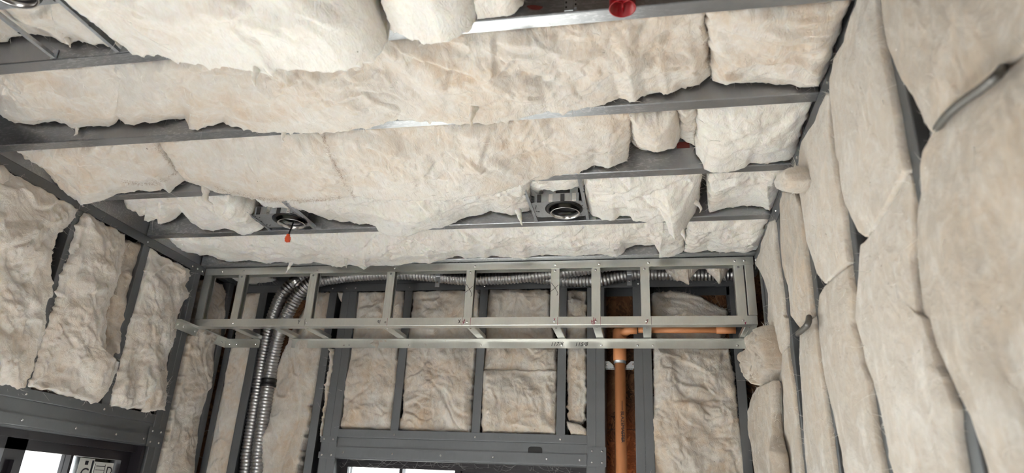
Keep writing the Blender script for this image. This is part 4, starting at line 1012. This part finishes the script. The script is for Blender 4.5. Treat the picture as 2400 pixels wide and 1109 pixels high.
back('batt above the back window header, leftmost bay, with a rolled right edge', P('E', (118, 945), (105, 1109), 'H', (85, 90), (68, 240), (60, 290), (45, 350), (22, 470), (2, 560), (18, 640), (10, 720), (-17, 797)),
     P('E', (438, 935), (435, 1109), 'H', (428, 120), (395, 235), (387, 400), (385, 560), (362, 620), (360, 700), (350, 812)), lump=1.2, crease=1.5)
back('batt above the back window header, second bay, with a white rolled bottom edge', P('E', (505, 935), (497, 1109), 'H', (470, 150), (460, 240), (447, 370), (440, 480), (432, 650), (425, 720), (376, 808)),
     P('E', (965, 930), (970, 1109), 'H', (960, 120), (945, 240), (935, 370), (925, 500), (920, 640), (915, 780), (904, 828)), lump=1.1, tone=0.25)
back('upper batt above the back window header, third bay, under the ledger', P('E', (1040, 925), (1015, 1109), 'H', (1012, 130), (1010, 240), (1002, 330), (1000, 400)), P('E', (1455, 930), (1462, 1109), 'H', (1485, 130), (1510, 240), (1513, 330), (1513, 400)), 0.040)
back('square lower batt above the back window header, third bay', P('H', (1000, 385), (992, 420), (992, 500), (986, 650), (985, 780), (992, 828)), P('H', (1512, 385), (1515, 430), (1515, 600), (1512, 740), (1510, 836)), 0.024, tone=0.25)
back('slim upright batt left of the stud pair and orange pipe', P('E', (1582, 930), (1577, 1109), 'H', (1580, 150), (1585, 240), (1590, 500), (1592, 650), (1600, 745)), P('E', (1724, 935), (1724, 1109), 'H', (1724, 150), (1722, 240), (1720, 450), (1725, 600), (1712, 720), (1695, 755)), tone=0.4, tan=0.45, lump=0.9)
back('small crumpled scrap at the right end above the back window header', P('H', (1580, 745), (1590, 790), (1612, 842)), P('H', (1690, 770), (1725, 820), (1722, 856)), 0.012, t=0.03, tone=0.35)
back('wide pale batt in the right bay of the back wall, below the ledger', P('H', (2185, 215), (2190, 400), (2195, 600), (2175, 750), (2160, 900), (2150, 1000), (2140, 1109), (2140, 1200)),
     P('I', (318, 235), (345, 330), (365, 450), (380, 620), (395, 760), (420, 900), (435, 1050), (440, 1109), (445, 1200)), 0.022, lump=1.25, crease=1.2)
batt('slumped dome-shaped batt in the dark bay behind the right part of the soffit', on('Y', B + 0.09, P('r', (688, 432), (740, 420), (800, 412), (950, 410), (1060, 425), (1160, 465), (1260, 525), (1340, 560), (1405, 575))),
     on('Y', B + 0.09, P('r', (690, 880), (800, 875), (950, 872), (1100, 870), (1200, 868), (1300, 862), (1345, 840), (1390, 800), (1408, 640))), (0, -1, 0), GB, t=0.08, tone=0.55, tan=0.8, bulge=0.03, crease=2.0, r=0.03, flake=0.6, streak=(1, 0, -0.3, 2.0), g=0.005)
# right wall
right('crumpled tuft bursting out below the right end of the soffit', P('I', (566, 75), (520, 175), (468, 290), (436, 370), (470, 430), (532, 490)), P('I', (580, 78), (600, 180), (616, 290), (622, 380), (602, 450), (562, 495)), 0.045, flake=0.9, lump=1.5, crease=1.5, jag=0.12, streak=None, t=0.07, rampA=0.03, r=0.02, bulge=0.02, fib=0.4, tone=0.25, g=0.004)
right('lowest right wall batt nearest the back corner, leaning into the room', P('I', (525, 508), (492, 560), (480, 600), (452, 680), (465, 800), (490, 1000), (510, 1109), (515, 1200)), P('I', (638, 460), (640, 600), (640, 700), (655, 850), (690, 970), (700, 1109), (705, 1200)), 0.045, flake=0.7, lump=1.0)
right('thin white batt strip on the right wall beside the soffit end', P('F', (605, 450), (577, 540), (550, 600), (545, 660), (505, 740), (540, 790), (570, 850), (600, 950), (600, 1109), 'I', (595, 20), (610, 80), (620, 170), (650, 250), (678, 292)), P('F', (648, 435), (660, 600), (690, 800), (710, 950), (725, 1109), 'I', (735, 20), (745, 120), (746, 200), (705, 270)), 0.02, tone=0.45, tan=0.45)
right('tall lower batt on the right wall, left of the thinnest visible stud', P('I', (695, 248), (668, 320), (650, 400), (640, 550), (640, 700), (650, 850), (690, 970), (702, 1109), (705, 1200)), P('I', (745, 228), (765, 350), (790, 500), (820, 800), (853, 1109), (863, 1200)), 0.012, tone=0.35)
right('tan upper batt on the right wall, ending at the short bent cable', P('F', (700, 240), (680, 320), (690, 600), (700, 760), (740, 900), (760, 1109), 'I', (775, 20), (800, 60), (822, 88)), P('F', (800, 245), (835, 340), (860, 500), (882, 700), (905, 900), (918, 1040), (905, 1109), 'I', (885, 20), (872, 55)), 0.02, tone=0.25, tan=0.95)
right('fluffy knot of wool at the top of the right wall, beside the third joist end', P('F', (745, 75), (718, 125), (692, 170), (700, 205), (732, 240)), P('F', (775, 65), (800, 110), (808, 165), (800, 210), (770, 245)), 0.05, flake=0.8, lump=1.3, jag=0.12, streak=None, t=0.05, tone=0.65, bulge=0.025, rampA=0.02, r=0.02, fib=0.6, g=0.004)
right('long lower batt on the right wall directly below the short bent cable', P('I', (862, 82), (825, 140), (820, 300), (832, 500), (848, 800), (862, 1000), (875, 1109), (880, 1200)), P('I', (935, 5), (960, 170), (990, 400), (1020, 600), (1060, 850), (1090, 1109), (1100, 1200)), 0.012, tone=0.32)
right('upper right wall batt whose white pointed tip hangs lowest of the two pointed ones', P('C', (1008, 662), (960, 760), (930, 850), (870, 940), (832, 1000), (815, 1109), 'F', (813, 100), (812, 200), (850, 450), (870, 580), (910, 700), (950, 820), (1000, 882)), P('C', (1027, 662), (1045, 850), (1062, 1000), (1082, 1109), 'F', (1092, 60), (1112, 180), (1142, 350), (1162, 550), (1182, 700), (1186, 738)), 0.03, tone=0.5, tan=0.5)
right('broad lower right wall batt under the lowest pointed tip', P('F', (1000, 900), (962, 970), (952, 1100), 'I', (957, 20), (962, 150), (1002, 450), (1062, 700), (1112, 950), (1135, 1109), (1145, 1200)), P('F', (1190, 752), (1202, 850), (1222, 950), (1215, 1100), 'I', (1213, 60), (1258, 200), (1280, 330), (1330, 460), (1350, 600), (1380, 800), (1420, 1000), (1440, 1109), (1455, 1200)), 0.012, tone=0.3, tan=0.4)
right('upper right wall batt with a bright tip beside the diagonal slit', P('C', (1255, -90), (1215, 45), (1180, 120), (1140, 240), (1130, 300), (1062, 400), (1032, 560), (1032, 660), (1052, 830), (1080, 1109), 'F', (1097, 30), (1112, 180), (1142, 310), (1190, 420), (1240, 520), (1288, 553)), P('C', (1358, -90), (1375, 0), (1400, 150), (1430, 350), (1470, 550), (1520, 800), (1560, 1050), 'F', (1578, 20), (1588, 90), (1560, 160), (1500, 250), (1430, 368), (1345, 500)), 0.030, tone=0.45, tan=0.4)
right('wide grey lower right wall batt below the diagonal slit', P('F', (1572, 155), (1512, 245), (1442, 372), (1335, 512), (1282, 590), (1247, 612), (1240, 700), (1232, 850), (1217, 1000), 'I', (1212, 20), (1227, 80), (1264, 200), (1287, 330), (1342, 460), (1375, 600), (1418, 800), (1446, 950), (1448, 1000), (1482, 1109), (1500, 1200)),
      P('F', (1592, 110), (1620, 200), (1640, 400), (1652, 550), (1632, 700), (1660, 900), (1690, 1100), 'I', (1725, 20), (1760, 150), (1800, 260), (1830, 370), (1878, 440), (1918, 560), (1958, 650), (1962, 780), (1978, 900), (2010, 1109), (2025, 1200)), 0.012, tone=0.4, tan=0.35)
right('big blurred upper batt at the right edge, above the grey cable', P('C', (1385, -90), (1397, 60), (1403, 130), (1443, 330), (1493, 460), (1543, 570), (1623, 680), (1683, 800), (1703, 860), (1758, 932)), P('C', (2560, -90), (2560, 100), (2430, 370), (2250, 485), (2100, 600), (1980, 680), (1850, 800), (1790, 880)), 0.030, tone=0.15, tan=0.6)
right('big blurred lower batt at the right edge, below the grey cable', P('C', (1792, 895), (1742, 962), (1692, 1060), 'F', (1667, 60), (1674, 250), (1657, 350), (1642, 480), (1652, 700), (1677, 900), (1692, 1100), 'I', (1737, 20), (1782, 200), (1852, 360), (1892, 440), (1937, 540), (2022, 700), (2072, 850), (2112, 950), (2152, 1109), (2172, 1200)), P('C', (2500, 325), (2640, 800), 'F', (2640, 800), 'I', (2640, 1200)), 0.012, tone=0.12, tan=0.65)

# ================================================================ stains and long loose fibres on the ceiling wool (found on the built surfaces)
bpy.context.view_layer.update(); _dg = bpy.context.evaluated_depsgraph_get()
STAIN = plain('brown_dirty_fibres', (0.46, 0.33, 0.25), 1.0)


def hit(u, v):
    d = Vector(RM.T @ np.array([(u - CX) / FP, (v - CY) / FP, 1.0])).normalized()
    ok, p, n, i, o, m = scene.ray_cast(_dg, d * 0.05, d)
    return (np.array(p), np.array(n if n.dot(d) < 0 else -n), o) if ok else (None, None, None)


def dirty_line(path, n, spread, rng):
    """short brown fibres caught along a line of the wool, a part of the batt they lie on"""
    q = np.array(path, float); t = np.concatenate([[0], np.cumsum(np.linalg.norm(np.diff(q, axis=0), axis=1))]); t /= t[-1]; got = {}
    for k in range(n):
        a = rng.uniform(); j = min(int(np.searchsorted(t, a)), len(q) - 1); j = max(j, 1)
        u = np.interp(a, t, q[:, 0]) + rng.normal(0, spread); v = np.interp(a, t, q[:, 1]) + rng.normal(0, spread)
        p, nn, o = hit(u, v)
        if p is None or not o.name.startswith('insulation_batt'): continue
        p2, _, o2 = hit(u + (q[j] - q[j - 1])[0] * 0.02 + rng.normal(0, 3), v + (q[j] - q[j - 1])[1] * 0.02 + rng.normal(0, 3))
        if p2 is None: continue
        d = p2 - p; d = d / (np.linalg.norm(d) + 1e-9) + rng.normal(0, 0.25, 3); d /= np.linalg.norm(d)
        got.setdefault(o.name, []).append((p + nn * 0.0012, d, rng.uniform(0.004, 0.011)))
    for nm, L_ in got.items():
        if len(L_) < 4: continue
        o = bpy.data.objects[nm]; VV, QQ = strands(rng, np.array([l[0] for l in L_]), np.array([l[1] for l in L_]), np.array([l[2] for l in L_]), np.array([0.31, 0.52, 0.79]), 0.4, 0.55)
        f = bpy.data.objects.new('brown_fibres', mesh_np('brown_fibres', VV - np.array(o.location), QQ, np.zeros((0, 3)), STAIN)); col.objects.link(f); f.parent = o; f['kind'] = 'stuff'


rng = np.random.default_rng(77)
dirty_line(P('D', (1500, 215), (1600, 235), (1700, 250), (1850, 290), (2000, 302), (2200, 300), (2398, 280)), 520, 3.0, rng)
dirty_line(P('=', (757, 318), (772, 360), (800, 415), (830, 462)), 220, 2.2, rng)
dirty_line(P('A', (1085, 1012), (1120, 1060), 'D', (1180, 20), (1240, 90)), 110, 2, rng)
dirty_line(P('D', (860, 160), (960, 185), (1060, 180), (1160, 155), (1250, 95)), 260, 2.5, rng)
dirty_line(P('=', (1478, 270), (1476, 300), (1484, 330), (1497, 345)), 110, 2, rng)
dirty_line(P('=', (1640, 60), (1652, 110), (1660, 160)), 60, 2.0, rng)


def wisp(u0, v0, u1, v1, n=26, spread=0.006):
    """a pulled-out tuft: many long fibres running together to a point, a part of the batt it hangs from"""
    p, nn, o = hit(u0, v0)
    if p is None or not o.name.startswith('insulation_batt'): return
    e_ = at(u1, v1, 'Y', p[1] - 0.006); L_ = np.linalg.norm(e_ - p)
    b0 = p - nn * 0.006; c0 = (p + e_) / 2 + nn * 0.15 * L_ + rng.normal(0, 0.06 * L_, 3); m = MB()
    q = smooth_path([b0, b0 * 0.6 + c0 * 0.4, c0, e_], 0.004); t = np.linspace(0, 1, len(q)); ph = rng.uniform(0, 6)
    m.tube(q, list((0.3 * L_ + 0.004) * 0.5 * (1 - t) ** 0.8 * (1 + 0.35 * np.sin(t * 17 + ph) * t) + 0.0006), 9)
    v = np.array(m.v); k = 0.0022; v += np.stack([perlin(v[:, 0] * 90 + 3, v[:, 2] * 90, 5), perlin(v[:, 1] * 90, v[:, 2] * 90 + 7, 6), perlin(v[:, 0] * 90, v[:, 1] * 90 + 1, 7)], 1) * k
    m.v = [tuple(a) for a in v]; f = m.build('wool_wisp', WOOL, o, True); f['tone'] = float(min(1, o['tone'] + 0.15)); f['tan'] = 0.3


for w_ in ((600, 162, 597, 203), (180, 300, 172, 318), (664, 312, 668, 333), (1112, 250, 1105, 298), (1437, 240, 1428, 266), (1505, 228, 1490, 242),
           (1646, 385, 1640, 402), (1630, 470, 1640, 500), (810, 606, 812, 629), (683, 615, 670, 640), (1600, 540, 1606, 566), (1214, 492, 1223, 530), (508, 815, 521, 884), (1206, 768, 1222, 795), (157, 92, 165, 110),
           (62, 92, 66, 110), (480, 440, 500, 480), (940, 290, 935, 270), (560, 300, 572, 312), (1545, 410, 1530, 425), (1800, 390, 1822, 384), (1583, 600, 1576, 614), (852, 612, 858, 626), (925, 700, 921, 735)): wisp(*w_)
